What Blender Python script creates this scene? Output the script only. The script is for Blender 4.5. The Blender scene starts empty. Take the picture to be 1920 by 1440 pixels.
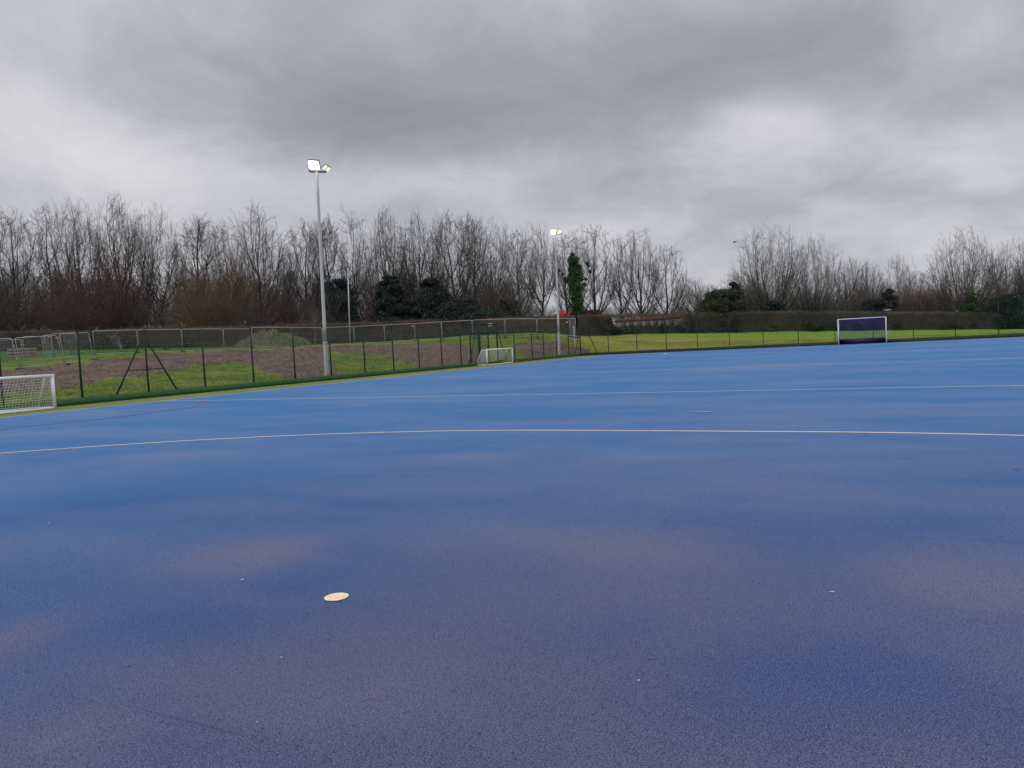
import bpy, math, random
import numpy as np
from mathutils import Vector, Matrix
random.seed(7); RNG=np.random.default_rng(11)
sc=bpy.context.scene; COL=sc.collection

# ------------------------------------------------------------------ camera
F,YAW,PITCH,ROLL,CX,CY,CH=1410.4,.4823,1.5192,-.0527,3.1556,2.8666,1.5045
def rot(a,b,c):
    ca,sa=np.cos(a),np.sin(a);cc,s_=np.cos(c),np.sin(c)
    return np.array([[ca,-sa,0],[sa,ca,0],[0,0,1]])@np.array([[1,0,0],[0,np.cos(b),-np.sin(b)],[0,np.sin(b),np.cos(b)]])@np.array([[cc,-s_,0],[s_,cc,0],[0,0,1]])
R=rot(YAW,PITCH,ROLL);C0=np.array([CX,CY,CH])
cd=bpy.data.cameras.new('camera'); cam=bpy.data.objects.new('camera',cd); COL.objects.link(cam)
cam.matrix_world=Matrix([list(R[i])+[C0[i]] for i in range(3)]+[[0,0,0,1]])
cd.sensor_fit='HORIZONTAL'; cd.sensor_width=36; cd.lens=F/1920*36; cd.clip_start=.05; cd.clip_end=3000
sc.camera=cam
# a photo position and a distance in metres -> a point of the place
def at(u,v,Z): return C0+R@np.array([(u-960)/F*Z,(720-v)/F*Z,-Z])
def gnd(u,v,z=0.):
    w=R@np.array([u-960,720-v,-F]); return C0+w*(z-CH)/w[2]
def onX(u,v,X):
    w=R@np.array([u-960,720-v,-F]); return C0+w*(X-CX)/w[0]
def onY(u,v,Y):
    w=R@np.array([u-960,720-v,-F]); return C0+w*(Y-CY)/w[1]
def proj(P):
    q=(np.asarray(P,float)-C0)@R; return 960+F*q[...,0]/-q[...,2],720-F*q[...,1]/-q[...,2],-q[...,2]

# ------------------------------------------------------------------ node helpers
class NT:
    def __init__(s,t): s.t=t; t.nodes.clear()
    def n(s,kind,**kw):
        x=s.t.nodes.new(kind)
        for k,v in kw.items(): setattr(x,k,v)
        return x
    def link(s,a,b): s.t.links.new(a,b)
    def put(s,sock,v):
        if isinstance(v,bpy.types.NodeSocket): s.link(v,sock)
        else: sock.default_value=v
    def m(s,op,a,b=None,c=None,clamp=False):
        x=s.n('ShaderNodeMath',operation=op,use_clamp=clamp); s.put(x.inputs[0],a)
        if b is not None: s.put(x.inputs[1],b)
        if c is not None: s.put(x.inputs[2],c)
        return x.outputs[0]
    def mix(s,f,a,b,mode='MIX'):
        x=s.n('ShaderNodeMix',data_type='RGBA',blend_type=mode); s.put(x.inputs[0],f)
        s.put(x.inputs[6],a); s.put(x.inputs[7],b); return x.outputs[2]
    def noise(s,vec,scale,detail=2,rough=.5,dist=0):
        x=s.n('ShaderNodeTexNoise'); s.link(vec,x.inputs['Vector']); x.inputs['Scale'].default_value=scale
        x.inputs['Detail'].default_value=detail; x.inputs['Roughness'].default_value=rough; x.inputs['Distortion'].default_value=dist
        return x.outputs['Fac']
    def ramp(s,f,stops,interp='LINEAR'):
        x=s.n('ShaderNodeValToRGB'); s.link(f,x.inputs[0]); e=x.color_ramp.elements; x.color_ramp.interpolation=interp
        while len(e)<len(stops): e.new(.5)
        for i,(p,c) in enumerate(stops):
            e[i].position=p; e[i].color=c if len(c)==4 else tuple(c)+(1,)
        return x.outputs[0]
    def mapr(s,v,a,b,c=0,d=1):
        x=s.n('ShaderNodeMapRange'); s.put(x.inputs[0],v)
        for i,k in enumerate((a,b,c,d)): x.inputs[i+1].default_value=k
        return x.outputs[0]
def c4(c): return tuple(c)+(1,)
def mat(name,build):
    m=bpy.data.materials.new(name); m.use_nodes=True; t=NT(m.node_tree)
    out=t.n('ShaderNodeOutputMaterial'); b=t.n('ShaderNodeBsdfPrincipled'); t.link(b.outputs[0],out.inputs[0])
    co=t.n('ShaderNodeNewGeometry').outputs['Position']
    oc=t.n('ShaderNodeTexCoord').outputs['Object']
    build(t,b,co,oc); return m
def bump(t,b,h,strength,dist):
    x=t.n('ShaderNodeBump'); x.inputs['Strength'].default_value=strength; x.inputs['Distance'].default_value=dist
    t.link(h,x.inputs['Height']); t.link(x.outputs[0],b.inputs['Normal'])
def simple(name,c1,c2,scale,rough=.7,metal=0,bs=0,bd=.01,detail=3):
    def f(t,b,co,oc):
        n=t.noise(oc,scale,detail,.6)
        t.link(t.mix(t.mapr(n,.3,.7),c4(c1),c4(c2)),b.inputs['Base Color'])
        b.inputs['Roughness'].default_value=rough; b.inputs['Metallic'].default_value=metal
        if bs: bump(t,b,t.noise(oc,scale*4,2),bs,bd)
    return mat(name,f)

# ------------------------------------------------------------------ sky (overcast), sun, exposure
SUN_EL,SUN_AZ=math.radians(38),math.radians(215)
w=bpy.data.worlds.new('World'); sc.world=w; w.use_nodes=True
t=NT(w.node_tree); out=t.n('ShaderNodeOutputWorld'); bg=t.n('ShaderNodeBackground'); t.link(bg.outputs[0],out.inputs[0])
sky=t.n('ShaderNodeTexSky'); sky.sky_type='NISHITA'; sky.sun_disc=False; sky.sun_elevation=SUN_EL; sky.sun_rotation=SUN_AZ
dirv=t.n('ShaderNodeTexCoord').outputs['Generated']
sep=t.n('ShaderNodeSeparateXYZ'); t.link(dirv,sep.inputs[0])
zc=t.m('MAXIMUM',t.m('ADD',sep.outputs[2],.3),.1)
cmb=t.n('ShaderNodeCombineXYZ'); t.link(t.m('DIVIDE',sep.outputs[0],zc),cmb.inputs[0]); t.link(t.m('DIVIDE',sep.outputs[1],zc),cmb.inputs[1])
plane=cmb.outputs[0]
wx=t.m('MULTIPLY',t.m('SUBTRACT',t.noise(dirv,5,4,.55),.5),.26)
wy=t.m('MULTIPLY',t.m('SUBTRACT',t.noise(plane,1.3,4,.55),.5),.13)
az=t.m('ADD',t.m('ARCTAN2',sep.outputs[0],sep.outputs[1]),wx)
el=t.m('ADD',t.m('ARCSINE',sep.outputs[2]),wy)
acc=None
BL=[(1420,100,250,85,-1.0),(900,60,150,90,-.5),(720,245,150,42,-1.0),(480,210,170,60,-.45),(900,190,230,60,-.6),(1220,190,230,70,-.5),
 (1880,175,110,40,-.85),(260,100,230,55,-.35),(1150,350,380,30,-.35),(1850,350,230,22,-.4),(560,20,170,50,-.2),(1620,20,150,70,-.5),
 (60,230,150,55,.75),(250,320,170,45,.85),(620,350,240,40,.5),(850,345,170,35,.35),(1095,40,50,80,.45),(1790,70,70,80,.4),(1450,245,80,30,.8),
 (1650,235,130,28,.5),(1840,255,150,25,.7),(1890,300,90,22,.85),(1160,418,110,20,.5),(1720,430,210,35,.35),(20,90,60,80,.35),(1480,300,120,30,.3),(380,470,400,40,.3)]
for u,v,su,sv,a in BL:
    d=at(u,v,1)-C0; d/=np.linalg.norm(d)
    A=math.atan2(d[0],d[1]); E=math.asin(d[2])
    x=t.m('DIVIDE',t.m('SUBTRACT',az,A),su/F*1.05); y=t.m('DIVIDE',t.m('SUBTRACT',el,E),sv/F*1.1)
    g=t.m('MULTIPLY',t.m('EXPONENT',t.m('MULTIPLY',t.m('ADD',t.m('MULTIPLY',x,x),t.m('MULTIPLY',y,y)),-.8)),a)
    acc=g if acc is None else t.m('ADD',acc,g)
n1=t.m('SUBTRACT',t.noise(plane,1.1,7,.52,.35),.5); n2=t.m('SUBTRACT',t.noise(plane,3.1,8,.66,.6),.5)
cl=t.m('ADD',t.m('ADD',t.m('MULTIPLY',acc,.27),t.m('MULTIPLY',n1,.70)),t.m('MULTIPLY',n2,.62))
fac=t.m('ADD',cl,.53,clamp=True)
cloud=t.ramp(fac,[(0,(.285,.292,.330)),(.28,(.365,.372,.415)),(.5,(.475,.482,.53)),(.74,(.62,.622,.66)),(1,(.74,.735,.765))])
# overcast sky brightens towards the zenith
zen=t.m('ADD',t.m('MULTIPLY',t.mapr(sep.outputs[2],.45,.95),1.6),1.0)
sc1=t.n('ShaderNodeVectorMath',operation='SCALE'); t.link(cloud,sc1.inputs[0]); t.link(zen,sc1.inputs['Scale'])
sk=t.n('ShaderNodeVectorMath',operation='SCALE'); t.link(sky.outputs[0],sk.inputs[0]); sk.inputs['Scale'].default_value=.1
CLOUD_GAIN=10.0
sc2=t.n('ShaderNodeVectorMath',operation='SCALE'); t.link(sc1.outputs[0],sc2.inputs[0]); sc2.inputs['Scale'].default_value=CLOUD_GAIN
allc=t.mix(.97,sky.outputs[0],sc2.outputs[0])
t.link(allc,bg.inputs[0]); bg.inputs[1].default_value=.1
sl=bpy.data.lights.new('sun','SUN'); sl.energy=.6; sl.angle=math.radians(25); sl.color=(1,.96,.9)
so=bpy.data.objects.new('sun',sl); COL.objects.link(so)
# sky texture rotation is measured from +Y clockwise
sd=Vector((math.sin(SUN_AZ)*math.cos(SUN_EL),math.cos(SUN_AZ)*math.cos(SUN_EL),math.sin(SUN_EL)))
so.rotation_euler=sd.to_track_quat('Z','Y').to_euler()
vs=sc.view_settings; vs.view_transform='Standard'; vs.look='None'; vs.exposure=0; vs.gamma=1; vs.use_curve_mapping=False
sc.cycles.max_bounces=6; sc.cycles.transparent_max_bounces=12

# ------------------------------------------------------------------ mesh helpers
class MB:
    def __init__(s): s.v=[];s.f=[];s.n=0
    def add(s,v,f):
        v=np.asarray(v,float).reshape(-1,3); f=np.asarray(f,int); s.v.append(v); s.f.append(f+s.n); s.n+=len(v)
    def box(s,a,b):
        (x0,y0,z0),(x1,y1,z1)=a,b
        s.add([(x0,y0,z0),(x1,y0,z0),(x1,y1,z0),(x0,y1,z0),(x0,y0,z1),(x1,y0,z1),(x1,y1,z1),(x0,y1,z1)],
              [(0,3,2,1),(4,5,6,7),(0,1,5,4),(1,2,6,5),(2,3,7,6),(3,0,4,7)])
    def bar(s,p,q,w,h,up=(0,0,1)):     # square bar from p to q
        p=np.array(p,float);q=np.array(q,float);d=q-p;d/=np.linalg.norm(d);u=np.array(up,float)
        if abs(d@u)>.99: u=np.array([1.,0,0])
        sx=np.cross(d,u);sx/=np.linalg.norm(sx);uz=np.cross(sx,d)
        v=[o+sx*a*w/2+uz*b*h/2 for o in (p,q) for a,b in((-1,-1),(1,-1),(1,1),(-1,1))]
        s.add(v,[(0,3,2,1),(4,5,6,7),(0,1,5,4),(1,2,6,5),(2,3,7,6),(3,0,4,7)])
    def tube(s,pts,r,sides=8,cap=True):
        pts=np.array(pts,float); r=np.broadcast_to(np.asarray(r,float),(len(pts),))
        tubes(s,pts[None],r[None],sides)
        if cap:
            n=len(pts);b=s.n-n*sides
            for k in (0,n-1):
                ring=[b+k*sides+i for i in range(sides)]
                c=s.n; s.v.append(pts[k][None]); s.n+=1
                s.f.append(np.array([(ring[i],ring[(i+1)%sides],c) if k else (ring[(i+1)%sides],ring[i],c) for i in range(sides)]))
    def build(s,name,m,parent=None,smooth=False,local=None):
        me=bpy.data.meshes.new(name)
        V=np.concatenate(s.v)
        if local is not None: V=V-np.asarray(local)
        quads=[f for f in s.f if f.shape[1]==4]; tris=[f for f in s.f if f.shape[1]==3]
        allf=[np.concatenate(x) for x in (quads,tris) if x]
        loops=np.concatenate([a.ravel() for a in allf]); sizes=np.concatenate([np.full(len(a),a.shape[1]) for a in allf])
        me.vertices.add(len(V)); me.vertices.foreach_set('co',V.ravel())
        me.loops.add(len(loops)); me.loops.foreach_set('vertex_index',loops.astype(np.int32))
        me.polygons.add(len(sizes)); st=np.concatenate([[0],np.cumsum(sizes)[:-1]])
        me.polygons.foreach_set('loop_start',st.astype(np.int32))
        if smooth: me.polygons.foreach_set('use_smooth',np.ones(len(sizes),bool))
        me.update(calc_edges=True); me.validate()
        if m: me.materials.append(m)
        o=bpy.data.objects.new(name,me); COL.objects.link(o)
        if parent: o.parent=parent
        return o
def tubes(mb,P,Rr,sides):            # P (M,N,3), Rr (M,N)
    M,N,_=P.shape
    T=np.gradient(P,axis=1); T/=np.linalg.norm(T,axis=2,keepdims=True)+1e-9
    ref=np.where(np.abs(T[:,:1,2:3])>.9,np.array([[[1.,0,0]]]),np.array([[[0,0,1.]]]))
    A=np.cross(T,np.broadcast_to(ref,T.shape)); A/=np.linalg.norm(A,axis=2,keepdims=True)+1e-9
    B=np.cross(T,A)
    an=np.arange(sides)*2*np.pi/sides
    V=P[:,:,None]+Rr[:,:,None,None]*(A[:,:,None]*np.cos(an)[None,None,:,None]+B[:,:,None]*np.sin(an)[None,None,:,None])
    i=np.arange(M)[:,None,None]*N*sides+np.arange(N-1)[None,:,None]*sides
    k=np.arange(sides)[None,None,:];k2=(k+1)%sides
    Fc=np.stack([i+k,i+k2,i+sides+k2,i+sides+k],-1).reshape(-1,4)
    mb.add(V.reshape(-1,3),Fc)
def tag(o,label=None,cat=None,group=None,kind=None):
    if label: o['label']=label
    if cat: o['category']=cat
    if group: o['group']=group
    if kind: o['kind']=kind
    return o
def empty(name,loc,rz=0):
    o=bpy.data.objects.new(name,None); COL.objects.link(o); o.location=tuple(loc); o.rotation_euler=(0,0,rz); o.empty_display_size=.2; return o
def struct(o): o['kind']='structure'; return o

# ------------------------------------------------------------------ pitch
WORN=[(470,1038,140,30,.62),(1840,1090,150,65,.5),(1200,1025,170,38,.32),(50,1180,90,35,.42),(640,1300,200,45,.3),(60,1400,140,50,.4),(1230,862,190,12,.35),(880,858,110,12,.4),(1400,690,160,5,.4),(380,850,160,10,.25)]
FRESH=[(1560,1250,250,95,.6),(560,1085,130,22,.5),(230,925,260,26,.6),(1700,985,220,30,.5),(1000,930,260,20,.4),(1150,1180,160,40,.35),(330,1170,180,40,.35)]
def turf(t,b,co,oc,c_fib,c_sand,c_deep,amt,green=False):
    stretch=t.n('ShaderNodeMapping'); t.link(co,stretch.inputs[0]); stretch.inputs['Rotation'].default_value=(0,0,.5); stretch.inputs['Scale'].default_value=(.55,1.25,1)
    st=stretch.outputs[0]
    big=t.noise(st,.30,3,.55,.5); med=t.noise(st,.95,3,.6,.4); huge=t.noise(co,.09,2,.5)
    patch=t.m('ADD',t.m('ADD',t.m('MULTIPLY',big,.55),t.m('MULTIPLY',med,.25)),t.m('MULTIPLY',huge,.2))
    sand=t.mapr(patch,.42,.62,.20,amt)
    deep=t.mapr(t.noise(st,.4,3,.5,.3),.46,.66,0,.6)
    base=t.mix(deep,c4(c_fib),c4(c_deep))
    base=t.mix(t.mapr(t.noise(co,24,3,.7),.45,.62,0,.16),base,c4([x*.5 for x in c_fib]))
    base=t.mix(sand,base,c4(c_sand))
    if not green:
        pink=t.mapr(t.noise(st,.55,3,.55,.5),.58,.74,0,.22)
        base=t.mix(pink,base,c4((.24,.175,.20)))
        wn=t.n('ShaderNodeTexNoise'); t.link(co,wn.inputs['Vector']); wn.inputs['Scale'].default_value=.9; wn.inputs['Detail'].default_value=4
        wv2=t.n('ShaderNodeVectorMath',operation='MULTIPLY_ADD'); t.link(wn.outputs['Color'],wv2.inputs[0]); wv2.inputs[1].default_value=(.9,.9,0); t.link(co,wv2.inputs[2])
        sx2=t.n('ShaderNodeSeparateXYZ'); t.link(wv2.outputs[0],sx2.inputs[0])
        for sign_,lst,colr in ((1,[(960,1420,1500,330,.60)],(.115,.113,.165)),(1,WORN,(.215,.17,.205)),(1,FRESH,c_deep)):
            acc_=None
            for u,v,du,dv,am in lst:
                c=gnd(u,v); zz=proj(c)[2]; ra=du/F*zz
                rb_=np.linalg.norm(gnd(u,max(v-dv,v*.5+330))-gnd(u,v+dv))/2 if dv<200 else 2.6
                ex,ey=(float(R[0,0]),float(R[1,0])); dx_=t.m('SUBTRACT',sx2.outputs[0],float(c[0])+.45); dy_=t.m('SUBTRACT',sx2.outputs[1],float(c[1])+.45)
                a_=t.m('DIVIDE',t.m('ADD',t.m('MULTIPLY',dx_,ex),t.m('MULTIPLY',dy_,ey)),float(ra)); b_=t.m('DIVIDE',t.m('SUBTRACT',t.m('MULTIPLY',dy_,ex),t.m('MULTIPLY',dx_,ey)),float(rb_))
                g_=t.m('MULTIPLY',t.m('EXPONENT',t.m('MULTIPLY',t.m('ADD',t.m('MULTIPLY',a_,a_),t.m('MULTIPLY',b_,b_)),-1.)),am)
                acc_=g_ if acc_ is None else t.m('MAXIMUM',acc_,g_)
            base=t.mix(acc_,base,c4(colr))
    g1=t.noise(co,140,5,.85); g2=t.noise(co,60,6,.9)
    dark=t.m('MAXIMUM',t.mapr(g1,.475,.39,0,1.),t.mapr(g2,.45,.33,0,.35))
    lite=t.m('MAXIMUM',t.mapr(g1,.525,.63,0,.72),t.mapr(g2,.56,.70,0,.12))
    sy=t.n('ShaderNodeSeparateXYZ'); t.link(co,sy.inputs[0])
    wv=t.m('MULTIPLY',t.noise(co,.8,2),.03)
    sm_=t.m('ABSOLUTE',t.m('SUBTRACT',t.m('FLOORED_MODULO',t.m('ADD',t.m('ADD',sy.outputs[1],wv),.9),3.9),1.95))
    seam=t.m('MULTIPLY',t.mapr(sm_,.010,.003),t.mapr(t.noise(co,.6,3),.46,.6,0,.5))
    base=t.mix(seam,base,c4([x*.4 for x in c_fib]))
    base=t.mix(lite,base,c4([min(1,x*1.35+.08) for x in c_sand]))
    base=t.mix(dark,base,c4([x*.25 for x in c_fib]))
    g=t.m('ADD',g1,g2)
    t.link(base,b.inputs['Base Color']); b.inputs['Roughness'].default_value=.7
    b.inputs['Specular IOR Level'].default_value=0.0
    bump(t,b,g,.3,.003)
    # fibre tips catch light at low angles
    shn=t.n('ShaderNodeBsdfSheen'); shn.inputs['Color'].default_value=(.0,.30,.60,1) if not green else (.09,.11,.035,1); shn.inputs['Roughness'].default_value=.27
    ad=t.n('ShaderNodeAddShader'); out=[x for x in t.t.nodes if x.type=='OUTPUT_MATERIAL'][0]
    t.link(b.outputs[0],ad.inputs[0]); t.link(shn.outputs[0],ad.inputs[1]); t.link(ad.outputs[0],out.inputs[0])
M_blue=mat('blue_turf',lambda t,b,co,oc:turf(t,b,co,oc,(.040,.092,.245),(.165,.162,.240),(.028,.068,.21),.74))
M_gstrip=mat('olive_turf',lambda t,b,co,oc:turf(t,b,co,oc,(.13,.165,.045),(.24,.25,.12),(.10,.14,.035),.6,True))
def line_mat(name,c,cw,thr=.5):
    def f(t,b,co,oc):
        n=t.m('ADD',t.m('MULTIPLY',t.noise(co,90,3,.7),.6),t.m('MULTIPLY',t.noise(co,6,3,.7),.4))
        t.link(t.mix(t.mapr(n,thr,thr+.14),c4(c),c4(cw)),b.inputs['Base Color']); b.inputs['Roughness'].default_value=.75
        bump(t,b,t.noise(co,150,2),.4,.006); b.inputs['Specular IOR Level'].default_value=.1
        shn=t.n('ShaderNodeBsdfSheen'); shn.inputs['Color'].default_value=c4([x*.55 for x in c]); shn.inputs['Roughness'].default_value=.27
        ad=t.n('ShaderNodeAddShader'); out=[x for x in t.t.nodes if x.type=='OUTPUT_MATERIAL'][0]
        t.link(b.outputs[0],ad.inputs[0]); t.link(shn.outputs[0],ad.inputs[1]); t.link(ad.outputs[0],out.inputs[0])
    return mat(name,f)
M_line=line_mat('cream_line_turf',(.66,.60,.46),(.38,.36,.34),.46)
M_line3=line_mat('worn_line_turf',(.60,.62,.56),(.30,.36,.42),.46)
M_line2=line_mat('pale_line_turf',(.55,.66,.72),(.27,.36,.5),.48)
M_spot=line_mat('spot_turf',(.90,.79,.50),(.55,.40,.20),.5)
M_redl=line_mat('red_line_turf',(.11,.095,.24),(.06,.095,.25),.44)
M_orange=line_mat('orange_line_turf',(.34,.12,.13),(.12,.10,.24),.43)
def sheet(name,x0,y0,x1,y1,z,m,th=None):
    mb=MB(); mb.add([(x0,y0,z),(x1,y0,z),(x1,y1,z),(x0,y1,z)],[(0,1,2,3)]); return struct(mb.build(name,m))
XS,XF,YF,YB=-23.4,-27.0,76.5,73.2
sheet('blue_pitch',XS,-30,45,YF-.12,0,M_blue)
sheet('green_margin',XF+.12,-30,XS,YF-.12,0,M_gstrip)
def strip(name,pts,wd,z,m,wob=0):
    pts=np.array(pts,float)[:,:2]; T=np.gradient(pts,axis=0); T/=np.linalg.norm(T,axis=1,keepdims=True)
    N=np.stack([-T[:,1],T[:,0]],1); wds=wd*(1+RNG.uniform(-wob,wob,len(pts)))
    V=np.concatenate([np.c_[pts+N*wds[:,None]/2,np.full(len(pts),z)],np.c_[pts-N*wds[:,None]/2,np.full(len(pts),z)]])
    n=len(pts); mb=MB(); mb.add(V,[(i,i+n,i+n+1,i+1) for i in range(n-1)]); return struct(mb.build(name,m))
def seg(x0,y0,x1,y1,n=80,wig=.012):
    p=np.linspace((x0,y0),(x1,y1),n); s=np.arange(n)
    p[:,1]+=np.interp(s,s[::6],RNG.normal(0,wig,len(s[::6]))) if abs(x1-x0)>abs(y1-y0) else 0
    return p
strip('side_line',seg(XS+.03,-28,XS+.03,YF-.3),.09,.004,M_line2)
strip('quarter_line',seg(XS+.1,23.01,45,23.01,160,.02),.08,.004,M_line3)
strip('centre_line',seg(XS+.1,36.87,45,36.87),.085,.004,M_line3)
strip('far_quarter_line',seg(XS+.1,50.53,45,50.53),.10,.004,M_line2)
strip('back_line',seg(XS+.1,YB,45,YB,80,0),.10,.004,M_line2)
# near shooting circle follows the photographed bend
arc=[(1.83*np.sign(np.cos(a)+1e-9)+14.63*np.cos(a),14.63*np.sin(a)) for a in np.linspace(.02,np.pi-.02,240)]
strip('shooting_circle',arc,.088,.004,M_line)
a2=[(-.05+1.83*np.sign(np.cos(a)+1e-9)+14.63*np.cos(a),YB-14.63*np.sin(a)) for a in np.linspace(.0,np.pi,200)]
strip('far_shooting_circle',a2,.10,.008,M_line2)
mb=MB(); an=np.linspace(0,2*np.pi,49)[:-1]; rr=.075*(1+RNG.normal(0,.012,48))
mb.add(np.r_[[[0,6.4,.006]],np.c_[np.cos(an)*rr,6.4+np.sin(an)*rr,np.full(48,.006)]],[(0,1+i,1+(i+1)%48) for i in range(48)])
struct(mb.build('penalty_spot',M_spot))
rl=[gnd(u,v) for u,v in [(360,763.5),(330,768.5),(300,772),(250,779),(200,785),(150,790),(100,795),(50,800),(0,806),(-60,813)]]
strip('red_line',rl,.16,.005,M_redl,.5)
strip('orange_line',[gnd(u,v) for u,v in [(366,753.2),(383,753.6),(387,755.5),(384,758),(372,761.5),(355,764.5)]],.09,.009,M_orange,.3)

# loose and standing fibres of the carpet, near the viewpoint where they are large enough to see
nf=420000; r_=RNG.uniform(2.0,9.5,nf); th_=math.pi/2+YAW+RNG.uniform(-.95,.95,nf)
Pf=np.c_[CX+np.cos(th_)*r_,CY+np.sin(th_)*r_,np.full(nf,.0005)]; a=RNG.normal(.4,.9,nf); ln=RNG.uniform(.005,.013,nf); el_=RNG.uniform(.15,.8,nf)
df=np.c_[np.cos(a)*np.cos(el_),np.sin(a)*np.cos(el_),np.sin(el_)]*ln[:,None]; wf=np.c_[-np.sin(a),np.cos(a),np.zeros(nf)]*RNG.uniform(.0006,.0014,nf)[:,None]
ok=(np.hypot(Pf[:,0],Pf[:,1]-6.4)>.085); Pf,df,wf=Pf[ok],df[ok],wf[ok]; nf=len(Pf)
def fib(t,b,co,oc):
    ri=t.n('ShaderNodeNewGeometry').outputs['Random Per Island']
    t.link(t.ramp(ri,[(0,(.012,.022,.075)),(.45,(.04,.075,.2)),(.8,(.12,.14,.25)),(.97,(.22,.21,.27)),(1,(.38,.36,.34))]),b.inputs['Base Color']); b.inputs['Roughness'].default_value=.7; b.inputs['Specular IOR Level'].default_value=.15
mb=MB(); mb.add(np.stack([Pf-wf,Pf+wf,Pf+df],1).reshape(-1,3),np.arange(nf*3).reshape(-1,3))
tag(mb.build('turf_fibres',mat('turf_fibres',fib)),'short blue and sandy fibres standing up from the blue pitch carpet','turf fibres',kind='stuff')

# ------------------------------------------------------------------ terrain
ctrl=[]
def cp(u,v,Z): ctrl.append(at(u,v,Z))
for y in (-30,-10,5,20,30,40,50,60,70,76.5): ctrl.append(np.array([XF-.3,y,.18]))
for x in (-20,-10,0,10,25,45): ctrl.append(np.array([x,YF+.4,.12]))
for r in [(-150,690,54),(40,692,48),(121,684,50),(177,674,54),(260,662,63.5),(343,659.5,66),(421,657.5,68),(549,650.5,75),(665,645.5,82),(779,639.5,84),(887,634,83),(948,632,82),(1008,631.5,82),(1069,631,82)]: cp(*r)
for r in [(300,689,50),(150,706,42),(0,712,40),(430,676,54),(550,670,58),(640,672,58),(700,663,66),(850,655,72),(800,665,66),(1000,648,79)]: cp(*r)
HR=[(1085,631,590,108),(1140,628.5,588.5,109),(1200,626.5,587,110),(1300,624.5,585,112),(1380,623,583.5,112.5),(1450,622,582,113),(1560,620.5,583,114),(1700,619,584,115),(1855,618,585,116),(1890,617.5,592,116.5),(2000,616,592,118),(2300,609,585,125)]
HL=[(-500,672,637,99),(-250,668,628,100),(0,658,619.5,102),(170,656,618,103),(300,652,612,104),(480,650,610.5,105),(560,647.5,606,106),(640,645,604.5,107),(720,641.5,602,107.5),(800,637.5,597.5,108),(880,634.5,596.5,108),(1000,631.5,592.5,108),(1080,631,591,108)]
for r in HL+HR: cp(r[0],r[1],r[3])
for r in [(1150,640,92),(1350,636,92),(1550,630,93),(1800,623,94)]: cp(*r)
for u,v,Z in [(-500,650,170),(0,640,170),(500,628,170),(1000,618,170),(1500,606,170),(2100,600,170),(-500,640,400),(500,625,400),(1500,610,400),(2300,596,400)]: cp(u,v,Z)
ctrl+= [np.array(p,float) for p in [(60,-40,0),(-60,-60,1.5),(0,-60,0),(80,40,0),(90,120,-.5),(-70,0,2),(-120,0,2.5),(-200,-200,2),(200,-200,0),(300,100,0)]]
ctrl=np.array(ctrl)
def phi(r): return np.sqrt(r*r+36.)
_D=np.linalg.norm(ctrl[:,None,:2]-ctrl[None,:,:2],axis=2)
_A=phi(_D)-np.eye(len(ctrl))*.6
_P=np.c_[np.ones(len(ctrl)),ctrl[:,:2]/100]
_K=np.block([[_A,_P],[_P.T,np.zeros((3,3))]])
_W=np.linalg.solve(_K,np.r_[ctrl[:,2],np.zeros(3)])
def H(x,y):
    x=np.asarray(x,float);y=np.asarray(y,float);sh=x.shape;x=x.ravel();y=y.ravel();o=np.empty(len(x))
    for i in range(0,len(x),20000):
        xs,ys=x[i:i+20000],y[i:i+20000]
        r=np.hypot(xs[:,None]-ctrl[None,:,0],ys[:,None]-ctrl[None,:,1])
        o[i:i+20000]=phi(r)@_W[:-3]+_W[-3]+_W[-2]*xs/100+_W[-1]*ys/100
    d=np.maximum(XF-.05-x,y-(YF+.05)); s=np.clip(d/2.5,0,1); s=s*s*(3-2*s)
    o=np.where(d<0,-.06,.16*(1-s)+o*s); o=np.clip(o,-6,7)
    return o.reshape(sh)
def vnoise(x,y,seed):
    # cheap smooth value noise
    rs=np.random.default_rng(seed).random((64,64)); xi=np.floor(x).astype(int);yi=np.floor(y).astype(int);fx=x-xi;fy=y-yi
    fx=fx*fx*(3-2*fx);fy=fy*fy*(3-2*fy); g=lambda a,b:rs[a%64,b%64]
    return (g(xi,yi)*(1-fx)+g(xi+1,yi)*fx)*(1-fy)+(g(xi,yi+1)*(1-fx)+g(xi+1,yi+1)*fx)*fy-.5
SOIL=[[(-150,700),(-150,760),(0,742),(105,731),(160,722),(225,711),(300,699),(365,685),(410,681),(450,679),(470,687),(490,698),(540,708),(612,711),(640,706),(618,684),(600,668),(620,662),(700,663),(740,672),(780,682),(815,694),(880,688),(908,678),(900,664),(878,650),(830,647),(760,649),(700,649),(640,651),(560,653),(480,657.5),(400,660),(300,666),(215,675),(120,690),(40,694)],
      [(962,645),(990,640.5),(1030,641),(1062,648),(1105,655),(1112,668),(1000,675),(978,663)]]
def inpoly(u,v,poly):
    r=np.zeros(u.shape,bool);n=len(poly)
    for i in range(n):
        x0,y0=poly[i];x1,y1=poly[(i+1)%n]
        if y0==y1: continue
        c=((y0>v)!=(y1>v))&(u<(x1-x0)*(v-y0)/(y1-y0)+x0); r^=c
    return r
def soilmask(P):
    x,y=P[:,0],P[:,1]; u,v,d=proj(P)
    wob=vnoise(x*.5,y*.5,3)*2+vnoise(x*1.7,y*1.7,4)*1.2
    u2=u+wob*9; v2=v+(vnoise(x*.6,y*.6,5)*4+vnoise(x*2.3,y*2.3,6)*2.5)
    m=np.zeros(len(P),bool)
    for pl in SOIL: m|=inpoly(u2,v2,pl)
    return m&(d>5)&(d<95)
xs=np.unique(np.round(np.r_[np.linspace(-600,-110,18),np.linspace(-110,-62,25),np.arange(-62,-27.3,.3),[-27.05,-27.0],np.linspace(-26,60,60),np.linspace(60,600,20)],3))
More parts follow.
